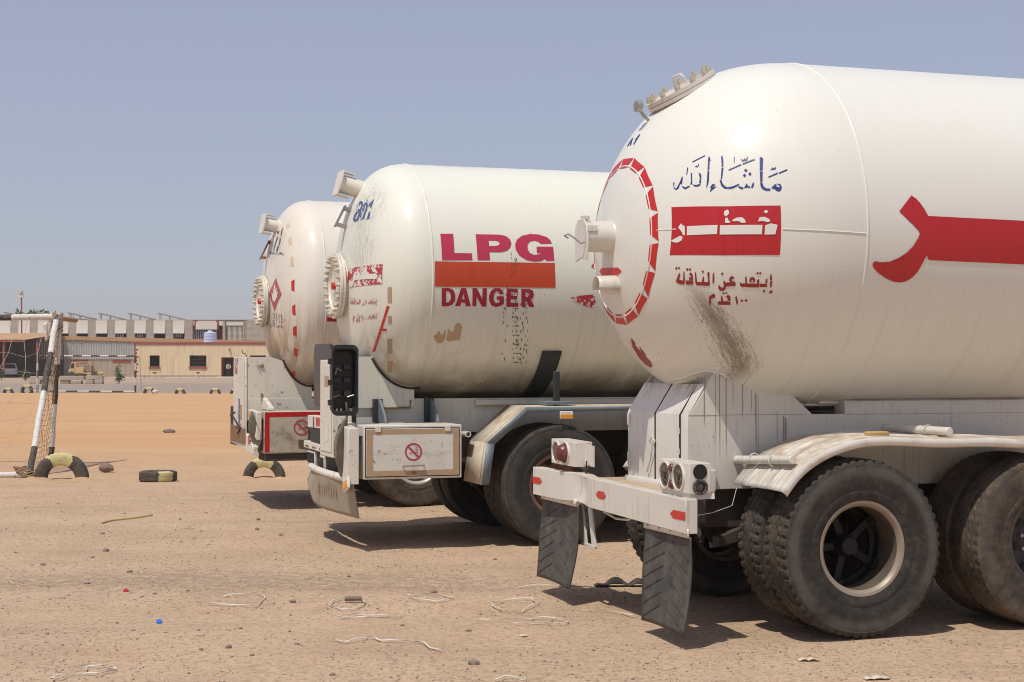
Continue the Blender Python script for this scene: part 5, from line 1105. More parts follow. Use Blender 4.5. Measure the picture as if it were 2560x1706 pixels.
MB().tube([gl(-7.50, 26.6, 2.47), gl(-7.49, 26.9, 2.42), gl(-7.36, 27.4, 2.40)], .04, 12).build('corner_bar', 'netbrown', goal)
q = MB()
for k in range(9):
    z = 2.20 + .035 * k; q.tube([(gl(-7.50, 26.78, z)[0] + .085 * math.cos(a), gl(0, 26.78, 0)[1] + .085 * math.sin(a), z + .03 * math.sin(a * 2 + k)) for a in [2 * math.pi * i / 12 for i in range(12)]], .016, 6, closed=True)
q.build('net_wrap', 'net', goal)
q = MB(); q.tube([gl(-7.12, 23.96, .03), gl(-9.5, 24.0, .025), gl(-12.2, 24.1, .03)], .045, 12, 0); q.build('ground_bar', PW, goal)
q = MB()
for k in range(7): q.tube([(gl(-7.12, 23.96, 0)[0] + .10 * math.cos(a) - .02 * k, gl(0, 23.96, 0)[1] + .08 * math.sin(a), .02 + .02 * k + .02 * math.sin(2 * a + k)) for a in [2 * math.pi * i / 10 for i in range(10)]], .012, 5, closed=True)
for k in range(5): q.tube([(gl(-7.3 - .35 * k, 23.98, 0)[0] + .03 * math.cos(a), gl(0, 23.98, 0)[1] + .06 * math.sin(a), .03 + .06 * math.cos(a)) for a in [2 * math.pi * i / 10 for i in range(10)]], .006, 4, closed=True)
q.build('net_knot', 'netbrown', goal)
# torn scrap on the corner
MB().grid(lambda s, t_: gl(-7.60 - .12 * s * (1 - .6 * t_) + .02 * math.sin(5 * t_), 26.7 - .02 * s, 2.38 - .30 * t_ - .06 * s), 5, 8).build('torn_cloth', 'strap', goal, solid=.006)
# hanging net: cords from the crossbar down towards the ground bar
q = MB(); NX, NZ = 16, 9
def netp(i, j):
    x = -7.62 - .33 * i; t_ = j / NZ
    y = 26.7 - 2.6 * t_ ** 1.5; z = 2.40 - 2.3 * t_ - .10 * math.sin(math.pi * t_)
    return gl(x - .10 * math.sin(i * 1.7 + j * .9) * (0 < j), y, z + .05 * math.sin(i * 2.1 + j * 1.3))
for i in range(NX + 1): q.tube([netp(i, j) for j in range(NZ + 1)], .004, 4, cap=False)
for j in range(1, NZ): q.tube([netp(i, j) for i in range(NX + 1)], .0035, 4, cap=False)
q.build('net', 'net', goal, smooth=0)
# side net bunched between strut and post
q = MB(); b0, t0 = Vector(gl(-7.12, 23.96, 0)), Vector(gl(-7.50, 26.75, 2.42)); b1, t1 = Vector(gl(-7.66, 27.0, 0)), Vector(gl(-7.51, 26.95, 2.36))
for i in range(1, 9):
    s = i / 9; q.tube([b0.lerp(b1, s).lerp(t0.lerp(t1, s), j / 14) + Vector((.02 * math.sin(j * 1.9 + i), .03 * math.sin(j + 2 * i), 0)) for j in range(15)], .005, 4, cap=False)
for j in range(1, 30):
    t_ = j / 30; q.tube([b0.lerp(t0, t_).lerp(b1.lerp(t1, t_), s / 6) + Vector((0, 0, -.03 * math.sin(math.pi * s / 6) + .01 * math.sin(s * 3 + j))) for s in range(7)], .0038, 4, cap=False)
q.build('side_net', 'netbrown', goal, smooth=0)

fg = thing('goal', 'far striped football goal in front of the yellow building', 'goal', (-24.2, 92.5, 0))
def fgl(x, y, z): return (x + 24.2, y - 92.5, z)
q = MB(); striped(q, fgl(-21.4, 92.3, 0), fgl(-21.4, 92.3, 2.10), .055, 5, 1, 8, .003); q.build('goal_post', PW, fg)
q = MB(); striped(q, fgl(-27.05, 92.6, 0), fgl(-27.05, 92.6, 2.10), .055, 5, 1, 8, .003); q.build('goal_post', PW, fg)
q = MB(); striped(q, fgl(-27.05, 92.6, 2.10), fgl(-21.4, 92.3, 2.08), .045, 11, 1, 8, .004); q.build('crossbar', PW, fg)
q = MB(); striped(q, fgl(-27.6, 93.4, .05), fgl(-21.4, 92.3, .05), .05, 9, 0, 8, .01); q.build('ground_bar', PW, fg)
q = MB().tube([fgl(-21.4, 92.3, 2.08), fgl(-21.45, 93.5, 2.08), fgl(-21.5, 94.2, .03)], .03, 6); q.build('rear_strut', 'postwhite', fg)

# straps, rope, caps, scraps
def path3(s): return [tuple(int(q) / 1000 for q in c.split(',')) for c in s.split()]
ST = {
's1':(0,'-2070,11666 -1972,11743 -1846,11799 -1751,11579 -1781,11243 -1926,11284 -2124,11346','open pale strap bent into a hook, left of the strap rings'),
's2':(1,'-1268,11366 -1239,11525 -1096,11579 -1023,11419 -1068,11132 -1137,11062 -1244,11212','pale strap ring with a brown stub lying inside it'),
's3':(1,'-1150,10699 -1092,10774 -1021,10868 -915,10755 -754,10849 -742,10783 -896,10699 -985,10718 -1097,10672','flattened pale strap loop in front of the ring with the stub'),
's4':(1,'-761,11710 -668,11799 -505,11743 -407,11579 -523,11440 -652,11525','pale strap ring with a dark stone just behind it'),
's5':(1,'-134,11318 -57,11546 143,11605 181,11355 54,10991 -82,11062','pale strap loop left of the far mudflap'),
's6':(0,'-222,10616 -78,10600 52,10649 211,10732 378,10616 334,10470 128,10391 0,10454','long tangled pale strap in front of the loop near the mudflaps'),
's7':(0,'-1112,9811 -1077,9834 -1002,9757 -892,9850 -877,9913 -795,9811 -686,9772 -553,9772 -521,9681 -419,9445','long kinked pale strap stretched across the bare foreground sand'),
's8':(1,'-2443,8636 -2397,8758 -2330,8820 -2328,8948 -2259,9013 -2180,8948 -2165,8877 -2229,8752 -2316,8789 -2379,8691 -2422,8594','twisted pale strap loop in the bottom left corner'),
's9':(0,'475,11044 600,11098 700,10956 807,10766','short pale strap between the two mudflaps'),
's10':(0,'45,12162 211,12249 419,12162 653,12076','straight pale strap beside the dark cloth scrap'),
's11':(1,'-3455,16630 -3355,16720 -3243,16585 -3262,16366 -3380,16345','small pale strap ring far off behind the others'),
's12':(0,'-95,8636 -21,8724 85,8658 42,8593','pale strap piece at the bottom edge')}
for k, (closed, s, lb) in ST.items():
    pts = path3(s); P = []
    n = len(pts); rng = range(n if closed else n - 1)
    for i in rng:
        a, b = pts[i], pts[(i + 1) % n]
        for j in range(6): P.append((a[0] + (b[0] - a[0]) * j / 6, a[1] + (b[1] - a[1]) * j / 6))
    if not closed: P.append(pts[-1])
    mb = MB(); N = len(P); ph = random.random() * 6; w = .0048
    for i, (x, y) in enumerate(P):
        a = P[(i - 1) % N] if closed or i else P[0]; b = P[(i + 1) % N] if closed or i < N - 1 else P[-1]
        d = Vector((b[0] - a[0], b[1] - a[1], 0)).normalized(); nrm = Vector((-d.y, d.x, 0)); tw = .7 * math.sin(i * .35 + ph)
        wv = (nrm * math.cos(tw) + Vector((0, 0, 1)) * math.sin(tw)) * w
        c = Vector((x + .008 * math.sin(i * .9 + ph), y + .008 * math.cos(i * .7), float(ground_h(x, y)) + .012 + .008 * abs(math.sin(i * .31 + ph))))
        mb.v += [tuple(c - wv), tuple(c + wv)]
    for i in range(N if closed else N - 1):
        j = (i + 1) % N; mb.f.append((2 * i, 2 * i + 1, 2 * j + 1, 2 * j)); mb.m.append(0)
    o = mb.build('packing_strap', 'strap', None, solid=.002); tag(o, lb, 'strap', 'pale straps littering the ground')
pts = path3('-4282,16972 -4260,17256 -4166,17450 -4052,17574 -4009,17751 -3952,17879')
tag(MB().tube([(x, y, float(ground_h(x, y)) + .012) for x, y in pts], .008, 6).build('rope', 'yellowrope', None), 'short yellow rope lying on the sand', 'rope')
for (x, y), m, lb in (((-2.28, 10.52), 'capblue', 'small blue bottle cap on the sand'), ((-2.84, 11.97), 'capred', 'small red bottle cap on the sand')):
    o = MB().lathe([(.0195, 0), (.020, .008), (.018, .014), (.0005, .014), (.0005, .012), (.016, .011), (.017, 0), (.0195, 0)], 18, 'z').build('bottle_cap', m, None, (x, y, float(ground_h(x, y)) + .004), (.5, .2, 0)); tag(o, lb, 'bottle cap')
def scrap(name, x, y, w, d, h, mat, lb, cat, rz=0, seed=1):
    rs = np.random.RandomState(seed)
    o = MB().grid(lambda s, t_: ((s - .5) * w, (t_ - .5) * d, h * abs(math.sin(7 * s + seed) * math.cos(5 * t_ + seed)) * (1 - (2 * s - 1) ** 4) + .004), 16, 6).build(name, mat, None, (x, y, float(ground_h(x, y)) + .002), (0, 0, rz), solid=.003)
    return tag(o, lb, cat)
scrap('cloth_scrap', .83, 12.25, .42, .12, .06, 'cloth', 'crumpled dark cloth scrap between the two mudflaps', 'cloth', .05, 2)
scrap('paper_scrap', 1.67, 9.18, .12, .05, .012, 'paper', 'crumpled paper scrap in front of the big rear wheel', 'paper', .1, 3)
scrap('paper_scrap', 1.93, 8.62, .14, .05, .012, 'paper', 'pale scrap at the bottom edge below the big wheel', 'paper', .2, 4)
scrap('paper_scrap', .07, 10.03, .05, .04, .008, 'paper', 'tiny pale paper scrap below the tangled strap', 'paper', .4, 5)
tag(MB().cyl((-.06, 0, .02), (.06, .01, .022), .018, 10).build('wood_stub', 'stone', None, (-1.12, 11.47, 0)), 'brown wooden stub inside a pale strap ring', 'stick')

# stones
def rock_mesh(name, seed, sub=2):
    bm = bmesh.new(); bmesh.ops.create_icosphere(bm, subdivisions=sub, radius=1); rs = np.random.RandomState(seed)
    o = rs.rand(3) * 50; sq = (1, .6 + .4 * rs.rand(), .45 + .25 * rs.rand())
    for v in bm.verts:
        c = v.co; k = .75 + .5 * float(vnoise(c.x * 1.3 + o[0] + c.z, c.y * 1.3 + o[1])) + .2 * float(vnoise(c.x * 3 + o[2], c.y * 3 + c.z * 3))
        v.co = Vector((c.x * sq[0], c.y * sq[1], c.z * sq[2])) * k
    me = bpy.data.meshes.new(name); bm.to_mesh(me); bm.free(); me.materials.append(M['stone']); return me
RK = [rock_mesh('stone', s, 1) for s in range(6)]
spos = path3('-3915,13584 -3260,12489 -3077,13082 -3616,14490 -4372,14322 -4033,16027 -4319,18141 -5433,19483 -3449,18329 -2724,17450 -2576,16431 -1542,11450 -579,11958 -1571,12616 -1275,12746 -1671,9606 -2881,10098 -213,9125 -211,10964 -272,10198 -924,11182 -2563,10563 -2977,14030 -3110,15295 -2837,15390 -3613,21935 -960,13422 -4003,13569 -3500,12291 -2380,11947 -972,8820 -1282,9719 -1388,10156 -2268,15945 -2591,11799 -1658,14078 -145,13920 -5669,18946 -4448,16902 -3590,20215 -3561,17450 -3108,16259 -3607,13998 -2654,11688 -1596,17879 -1627,14661 -722,14696 -1493,9345 -1820,9532 -704,10438 -1713,10282')
big = {0: .032, 1: .03, 2: .034, 11: .034, 12: .036, 17: .045, 10: .034, 9: .034, 5: .03, 3: .04, 15: .028}
for i, (x, y) in enumerate(spos):
    s = .8 * big.get(i, .012 + .014 * random.random())
    o = link('stone', RK[i % 6], None, (x, y, float(ground_h(x, y)) + s * .22), (0, 0, random.random() * 6)); o.scale = (s, s, s)
    own = {17: 'largest dark stone low in the centre foreground', 12: 'dark stone just behind a pale strap ring', 11: 'dark stone between the open strap and the ring with the stub', 3: 'dark pair-like stone far left beyond the bottle caps', 0: 'dark stone up and left of the red bottle cap', 15: 'dark stone left of the long kinked strap', 16: 'dark stone left of the blue bottle cap'}
    if i in own: tag(o, own[i], 'stone', 'stones scattered on the foreground sand'); continue
    tag(o, 'small dark stone scattered on the open sand in front of the tankers', 'stone', 'stones scattered on the foreground sand')
o = link('stone', rock_mesh('stone', 21), None, (-8.3, 39.3, .03), (0, 0, .2)); o.scale = (.13, .10, .10); tag(o, 'lone dark rock out on the orange pitch', 'stone')
o = link('stone', rock_mesh('stone', 25), None, (-6.28, 25.1, .06), (0, 0, .2)); o.scale = (.11, .10, .12); tag(o, 'dark clod of rock behind the half-buried tyre by the goal', 'stone')
# fine gravel
def gravel():
    rs = np.random.RandomState(11); n = 60000
    d = np.exp(rs.rand(n) * math.log(34 / 7.0)) * 7.0; a = np.radians(rs.uniform(-24, 24, n))
    x = d * np.sin(a); y = d * np.cos(a); keep = vnoise(x * .8, y * 1.6) + .35 * rs.rand(n) > .52
    x, y = x[keep], y[keep]; n = len(x)
    s = .0028 + .009 * rs.rand(n) ** 4; z = ground_h(x, y)
    oct_ = np.array([(1, 0, 0), (0, 1, 0), (-1, 0, 0), (0, -1, 0), (0, 0, .7), (0, 0, -.3)]); fc = [(0, 1, 4), (1, 2, 4), (2, 3, 4), (3, 0, 4)]
    V = np.zeros((n, 6, 3)); rot = rs.rand(n) * 6
    jit = 1 + .5 * (rs.rand(n, 6, 1) - .5); P = oct_[None] * jit * s[:, None, None]
    V[..., 0] = P[..., 0] * np.cos(rot)[:, None] - P[..., 1] * np.sin(rot)[:, None] + x[:, None]
    V[..., 1] = P[..., 0] * np.sin(rot)[:, None] + P[..., 1] * np.cos(rot)[:, None] * .7 + y[:, None]; V[..., 2] = P[..., 2] + z[:, None] + .001
    Fc = (np.array(fc)[None] + (np.arange(n) * 6)[:, None, None]).reshape(-1, 3)
    me = bpy.data.meshes.new('gravel'); me.from_pydata(V.reshape(-1, 3).tolist(), [], Fc.tolist()); me.update()
    g = G('mixed_gravel'); c = g.mix(g.ss(g.noise(9, 3, .7), .38, .62), (.15, .115, .095), (.42, .32, .24)); me.materials.append(g.fin(c, .9)); return me
o = stuff(link('gravel', gravel())); o['label'] = 'fine gravel strewn over the sandy ground'; o['category'] = 'gravel'

# sand banked up at the feet of the near tyres
for x, y, r_, h_ in ((-6.83, 23.35, .20, .06), (-6.17, 23.36, .18, .05), (-3.88, 23.62, .15, .045), (-3.36, 23.62, .15, .04), (-6.5, 23.5, .22, .03), (-3.62, 23.8, .18, .035)):
    n_ = 18; mb = MB()
    mb.grid(lambda s, t_: (x + r_ * 1.5 * s * math.cos(2 * math.pi * t_), y + r_ * s * math.sin(2 * math.pi * t_), -.012 + h_ * (1 - s * s) ** 1.5 * (.8 + .4 * float(vnoise(5 * x + 3 * s * math.cos(6.283 * t_) + 20, 9 * y + 3 * s * math.sin(6.283 * t_))))), 8, n_)
    struct(mb.build('sand_mound', bpy.data.materials['sandy_earth'], None, smooth=60))
# ---------------------------------------------------------------- buildings at the far side of the yard
def X(px, d): return (px - 1280) / F_PX * d
def Zp(py, d): return EYE + (HORIZON - py) * d / F_PX
def wallmat(name, a, b, sc=.5, streak=0):
    g = G(name); c = g.mix(g.ss(g.noise(sc, 5, .65), .35, .7), a, b)
    if streak: c = g.mix(g.mul(g.ss(g.noise(1, 4, .6, g.map((3, 3, .3))), .5, .75), streak), c, (.25, .17, .11))
    return g.fin(c, .9)
M['plaster'] = wallmat('yellow_plaster', (.80, .64, .42), (.74, .58, .37), .4, .4)
M['maroon'] = wallmat('maroon_trim', (.36, .10, .08), (.30, .09, .07))
M['concrete'] = wallmat('stained_concrete', (.50, .41, .32), (.42, .34, .27), .3, .5)
M['beige'] = wallmat('pale_panel', (.80, .74, .65), (.77, .70, .61), .2)
M['blockwall'] = None
g = G('stone_block_wall'); br = g.n('ShaderNodeTexBrick'); g.put(br.inputs['Vector'], g.map((1, 1, 1), rot=(RAD(90), 0, 0)))
br.inputs['Color1'].default_value = (.60, .51, .41, 1); br.inputs['Color2'].default_value = (.50, .42, .34, 1); br.inputs['Mortar'].default_value = (.36, .29, .23, 1); br.inputs['Scale'].default_value = 1.6; br.inputs['Mortar Size'].default_value = .03
M['blockwall'] = g.fin(br.outputs[0], .9)
M['tin'] = wallmat('corrugated_tin', (.56, .56, .54), (.50, .47, .43), .25, .4)
M['rusttin'] = wallmat('rusty_roof_sheet', (.58, .34, .18), (.50, .30, .16), .3, .3)
M['winblack'] = wallmat('dark_opening', (.018, .015, .013), (.022, .018, .015))
M['leaf'] = wallmat('green_leaves', (.05, .11, .025), (.085, .13, .04), 2)
M['bark'] = wallmat('brown_bark', (.12, .085, .055), (.09, .065, .045), 3)
M['tankblue'] = wallmat('pale_blue_plastic', (.55, .60, .82), (.52, .57, .78))
M['carwhite'] = flat('dusty_white_car_paint', (.62, .60, .57), .35, 0, .3, 2)
M['truckyellow'] = wallmat('faded_yellow_paint', (.66, .47, .23), (.60, .42, .21))
M['carglass'] = flat('car_glass', (.03, .035, .04), .1, 0, .2, 2)
M['skin'] = flat('skin', (.22, .12, .07), .6); M['shirt'] = flat('pale_shirt', (.58, .50, .38), .8); M['trouser'] = flat('dark_trousers', (.045, .04, .03), .8)
M['panelsheet'] = wallmat('canopy_sheet', (.30, .24, .18), (.26, .21, .16))

# yellow one-storey building
DY = 187.0
yb = thing('yellow_building', 'low yellow building with maroon roof band and dark windows', 'building', (X(500, DY), DY, 0))
ox = X(500, DY)
def yx(px): return X(px, DY) - ox
zt = Zp(862, DY); zb = 0.0
openings = [(374, 399, 889, 917), (474, 516, 889, 917), (553, 588, 894, 943), (625, 665, 889, 917)]
xs = sorted({yx(336), yx(760)} | {yx(a) for a, b, c, d in openings} | {yx(b) for a, b, c, d in openings})
w = MB()
for i in range(len(xs) - 1):
    xm_ = (xs[i] + xs[i + 1]) / 2; op = [o for o in openings if yx(o[0]) < xm_ < yx(o[1])]
    if op: z0, z1 = Zp(op[0][3], DY), Zp(op[0][2], DY); w.box(xs[i], xs[i + 1], 0, .25, z1, zt); (z0 > .3) and w.box(xs[i], xs[i + 1], 0, .25, 0, z0)
    else: w.box(xs[i], xs[i + 1], 0, .25, 0, zt)
w.box(yx(336), yx(336) + .25, .26, 8, 0, zt).box(yx(760) - .25, yx(760), .26, 8, 0, zt).box(yx(336), yx(760), 8, 8.2, 0, zt).box(yx(336) + .26, yx(760) - .26, .26, 8, zt - .3, zt - .05)
w.build('wall', 'plaster', yb)
MB().box(yx(333), yx(763), -.08, .3, zt, zt + .28).box(yx(333), yx(333) + .3, .31, 8.2, zt, zt + .28).build('roof_band', 'maroon', yb)
for a, b, c, d in openings:
    fr_ = empty('door' if d > 930 else 'window', parent=yb)
    z0, z1 = max(Zp(d, DY), 0.1), Zp(c, DY)
    if d > 930:
        MB().box(yx(a), yx(a) + .09, .02, .2, z0, z1).box(yx(b) - .09, yx(b), .02, .2, z0, z1).build('door_frame', 'maroon', fr_)
        MB().box(yx(a) + .09, yx(a) + .16, .26, 1.5, z0, z1 - .05).build('door_leaf', 'maroon', fr_)
        MB().box(yx(a) - .3, yx(b) + .3, -.5, .0, -.02, .12).build('door_step', 'beige', yb)
    else:
        if a > 400:
            gr_ = MB()
            for i in range(9): x = yx(a) + (yx(b) - yx(a)) * (i + .5) / 9; gr_.cyl((x, .12, z0), (x, .12, z1), .018, 5)
            for i in range(4): z = z0 + (z1 - z0) * (i + .5) / 4; gr_.cyl((yx(a), .12, z), (yx(b), .12, z), .018, 5)
            gr_.build('window_grille', 'under', fr_)
        MB().box(yx(a) - .08, yx(b) + .08, -.10, -.002, z0 - .22, z0 - .01).build('window_sill', 'maroon', fr_)
        xc = (yx(a) + yx(b)) / 2; MB().add([(xc - .25, -.03, z0 - .62), (xc + .25, -.03, z0 - .62), (xc, -.03, z0 - .85), (xc - .25, -.001, z0 - .62), (xc + .25, -.001, z0 - .62), (xc, -.001, z0 - .85)], [(0, 1, 2), (0, 3, 4, 1), (1, 4, 5, 2), (2, 5, 3, 0)]).build('wall_ornament', 'maroon', fr_)
for i in range(8):
    z = Zp(872 + i * 9.2, DY); MB().box(yx(336) - .005, yx(336) + (.42 if i % 2 == 0 else .3), -.03, -.002, z - .2, z).build('quoin', 'maroon', yb)
MB().box(yx(336) - .02, yx(336) + .14, -.035, -.031, .1, zt).build('corner_trim', 'maroon', yb)
MB().box(yx(336), yx(552), -.12, -.002, -.02, .28).build('plinth', 'concrete', yb)
MB().box(yx(572), yx(576), -.25, -.002, Zp(874, DY), Zp(870, DY)).cyl((yx(574), -.2, Zp(872, DY)), (yx(574), -.75, Zp(876, DY)), .06, 6).build('roof_spout', 'concrete', yb)
MB().box(yx(337), yx(759), 7.7, 7.99, 0, zt - .31).build('back_wall', 'plaster', yb)
# water tank on its roof
wt = thing('water_tank', 'pale blue ribbed plastic water tank on the yellow building roof', 'water tank', (X(525, 189), 189, zt))
pr = [(.0005, 1.62), (.26, 1.62), (.28, 1.52), (.60, 1.45)]
for i in range(8): z = 1.40 - i * .17; pr += [(.72, z), (.72, z - .09), (.695, z - .11), (.695, z - .15)]
pr += [(.72, .0), (.0005, 0)]; MB().lathe(pr, 28, 'z').build('tank_body', 'tankblue', wt)
MB().lathe([(.0005, 1.70), (.2, 1.69), (.22, 1.625), (.0005, 1.62)], 20, 'z').build('tank_lid', 'carwhite', wt)
# person in the doorway
def person():
    me = bpy.data.meshes.new('person'); V = [(0, 0, .92), (0, -.04, 1.12), (0, -.10, 1.36), (0, -.16, 1.46), (0, -.20, 1.56), (-.10, 0, .86), (-.12, -.02, .48), (-.12, .02, .06), (-.12, -.12, .03), (.10, 0, .86), (.13, -.05, .48), (.14, .0, .06), (.14, -.13, .03), (-.19, -.10, 1.34), (-.26, -.16, 1.08), (-.20, -.32, .92), (.19, -.10, 1.34), (.25, -.18, 1.08), (.14, -.34, 1.0)]
    E = [(0, 1), (1, 2), (2, 3), (3, 4), (0, 5), (5, 6), (6, 7), (7, 8), (0, 9), (9, 10), (10, 11), (11, 12), (2, 13), (13, 14), (14, 15), (2, 16), (16, 17), (17, 18)]
    me.from_pydata(V, E, []); me.update()
    o = link('person', me, None, (X(571, DY - .4), DY - .4, .10), (0, 0, .3))
    k = o.modifiers.new('skin', 'SKIN'); k.use_smooth_shade = True
    R = [.15, .14, .17, .07, .10, .10, .07, .05, .04, .10, .07, .05, .04, .07, .05, .04, .07, .05, .04]
    for i, r in enumerate(R): me.skin_vertices[0].data[i].radius = (r, r * .85); 
    me.skin_vertices[0].data[0].use_root = True
    s = o.modifiers.new('sub', 'SUBSURF'); s.levels = 1; s.render_levels = 2
    g = G('person_surface'); x, y, z = g.xyz(); c = g.mix(g.ss(z, .90, .93), (.045, .04, .03), (.58, .50, .38)); c = g.mix(g.ss(z, 1.44, 1.46), c, (.16, .09, .055)); c = g.mix(g.ss(z, .08, .07), c, (.16, .09, .055)); me.materials.append(g.fin(c, .8))
    return tag(o, 'person in pale top and dark trousers standing in the doorway', 'person')
person()
MB_h = MB().lathe([(.0005, .10), (.06, .09), (.10, .03), (.105, -.03), (.08, -.06), (.0005, -.02)], 16, 'z').build('hair', 'dark', bpy.data.objects['person'], (0, -.19, 1.60))

# long corrugated shed
DS = 200.0
sh = thing('corrugated_shed', 'long grey corrugated shed with rusty eaves behind the yellow building', 'building', (X(330, DS), DS, 0)); ox2 = X(330, DS)
def sx(px): return X(px, DS) - ox2
def ztop(px): return Zp(841 + (px) * .024, DS)
q = MB(); n = 330; x0, x1 = sx(92), sx(780)
for i in range(n + 1):
    x = x0 + (x1 - x0) * i / n; y = -.05 if i % 2 else .05; zt_ = ztop(92 + (780 - 92) * i / n)
    q.v += [(x, y, Zp(899, DS)), (x, y, zt_)]
for i in range(n): q.f.append((2 * i, 2 * i + 2, 2 * i + 3, 2 * i + 1)); q.m.append(0)
q.build('cladding', 'tin', sh, smooth=0, fix=False)
MB().box(x0, x1, .08, .25, -.05, Zp(899, DS)).build('wall', 'concrete', sh)
q = MB(); q.add([(x0, -.14, ztop(92) - .26), (x1, -.14, ztop(780) - .26), (x1, 6, ztop(780) - .26), (x0, 6, ztop(92) - .26), (x0, -.14, ztop(92) + .22), (x1, -.14, ztop(780) + .22), (x1, 6, ztop(780) + .26), (x0, 6, ztop(92) + .26)], [(0, 3, 2, 1), (4, 5, 6, 7), (0, 1, 5, 4), (1, 2, 6, 5), (2, 3, 7, 6), (3, 0, 4, 7)]); q.build('roof', 'rusttin', sh)
for i, px in enumerate(range(112, 330, 23)): MB().box(sx(px) - .12, sx(px) + .12, -.075, -.055, Zp(858, DS), Zp(852, DS)).build('rust_spot', 'rusttin', sh)
for a, b in ((182, 220), (281, 327)): MB().box(sx(a), sx(b), .05, .079, Zp(908, DS), Zp(899.5, DS)).build('vent_opening', 'maroon', sh)
MB().box(sx(234), sx(251), .06, .079, Zp(935, DS), Zp(902, DS)).build('wall_patch', 'concrete', sh)
# open lean-to at the left
lt_ = thing('open_shed', 'open lean-to shed with rusty sheet roof over the parked white car', 'shed', (X(0, 190), 190, 0)); ox3 = X(0, 190)
def lx(px, d=190): return X(px, d) - ox3
q = MB(); n = 80; xa, xb = lx(-160), lx(101)
for i in range(n + 1):
    x = xa + (xb - xa) * i / n; dz = .05 * (i % 2); q.v += [(x, -6, Zp(850, 184) + dz), (x, 9.8, Zp(838, 199.8) + .2 + dz)]
for i in range(n): q.f.append((2 * i, 2 * i + 2, 2 * i + 3, 2 * i + 1)); q.m.append(0)
q.build('roof', 'rusttin', lt_, smooth=0, solid=.02)
MB().box(xa, xb, -6.05, -5.95, Zp(855, 184), Zp(850, 184) - .06).build('eave_beam', 'maroon', lt_)
q = MB(); n = 60
for i in range(n + 1): x = xa + (xb - xa) * i / n; q.v += [(x, 10 + .05 * (i % 2), Zp(900, 200)), (x, 10 + .05 * (i % 2), Zp(842, 200))]
for i in range(n): q.f.append((2 * i, 2 * i + 2, 2 * i + 3, 2 * i + 1)); q.m.append(0)
M['tindark'] = wallmat('inner_shade_tin', (.17, .145, .12), (.13, .11, .09), .25, .4)  # darker copy of the tin; the lean-to's inner shade is painted into it
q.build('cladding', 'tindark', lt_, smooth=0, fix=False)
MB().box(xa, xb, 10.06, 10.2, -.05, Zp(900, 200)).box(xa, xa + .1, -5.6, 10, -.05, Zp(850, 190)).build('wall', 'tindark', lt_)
for px in (-120, 8, 92): MB().box(lx(px, 184) - .1, lx(px, 184) + .1, -5.9, -5.7, -.1, Zp(855, 184)).build('post', 'maroon', lt_)
# long pale building behind
DW = 215.0
wb_ = thing('pillared_building', 'long pale building with hooded windows between stone pillars', 'building', (X(330, DW), DW, 0)); ox4 = X(330, DW)
def wx(px): return X(px, DW) - ox4
zt4 = Zp(801, DW); zs = Zp(834, DW)
MB().box(wx(-180), wx(476), .6, 10, 0, zt4 - .05).build('wall', 'concrete', wb_)
pc = [205 + 48.3 * k for k in range(-7, 6)]
hood = MB().prism([(.62, zt4 - .02), (.04, zt4 - .02)] + [(.04 - .16 * (i / 10) ** 2, zt4 + (zs - zt4) * i / 10) for i in range(1, 11)] + [(.62, zs)], -14.2 * DW / F_PX, 14.2 * DW / F_PX, 'yz').mesh('window_hood', 'beige')
pill = MB().box(-10.2 * DW / F_PX, 10.2 * DW / F_PX, .05, .62, 0, zt4 - .02).mesh('pillar', 'blockwall', 0)
win = MB().box(-12 * DW / F_PX, 12 * DW / F_PX, .50, .59, zs - 1.2, zs - .05).mesh('window', 'winblack', 0)
for k, px in enumerate(pc):
    h = link('window_hood', hood, wb_, (wx(px), 0, 0))
    wv_ = link('window', win, wb_, (wx(px), 0, 0)); link('pillar', pill, wb_, (wx(px + 24.2), 0, 0))
    if k in (9, 10, 12):
        for j in range(3): MB().box(-.5 + .3 * j, -.35 + .3 * j, .46, .49, zs - .5, zs - .12).build('window_pane', 'beige', wv_)
MB().box(wx(-180), wx(720), .3, 10.2, zt4, zt4 + .1).build('roof_slab', 'concrete', wb_)
# gate bay with sign board, fence bars and lattice screen
MB().box(wx(477), wx(720), 1.4, 10, 0, zt4 - .05).build('wall', 'maroon', wb_)
MB().box(wx(477), wx(486), .35, 1.3, Zp(814, DW), zt4 - .06).box(wx(545), wx(556), .35, 1.3, Zp(814, DW), zt4 - .06).build('lintel', 'beige', wb_)
for i in range(14): MB().box(wx(479 + i * 4.5), wx(479 + i * 4.5 + 2.2), .7, .8, 0, Zp(819, DW)).build('fence_bar', 'carwhite' if i % 2 else 'tankblue', wb_)
MB().prism([(wx(489), Zp(824, DW)), (wx(489), Zp(808, DW)), (wx(494), Zp(802.5, DW)), (wx(537), Zp(802.5, DW)), (wx(542), Zp(808, DW)), (wx(542), Zp(824, DW))], .1, .3).build('sign_board', 'beige', wb_)
MB().box(wx(485), wx(546), .31, .34, Zp(826, DW), Zp(801.5, DW)).build('sign_backing', 'maroon', wb_)
MB().box(wx(556), wx(562), .1, 1.3, 0, zt4 - .06).box(wx(607), wx(611), .1, 1.3, 0, zt4 - .06).box(wx(612), wx(616), .2, 1.3, 0, zt4 - .06).build('pier', 'blockwall', wb_)
MB().box(wx(563), wx(606), .4, 1.2, Zp(814, DW), zt4 - .06).build('screen_head', 'beige', wb_)
q = MB()
for i in range(15):
    x = wx(563) + (wx(606) - wx(563)) * i / 14; q.box(x - .03, x + .03, .5, .58, 0, Zp(814, DW))
for j in range(16): z = Zp(814, DW) - .16 * j - .1; q.box(wx(563), wx(606), .585, .64, z - .04, z + .02)
q.build('lattice_screen', 'beige', wb_)
MB().box(wx(563), wx(606), 1.0, 1.1, 0, Zp(814, DW)).build('screen_backing', 'concrete', wb_)
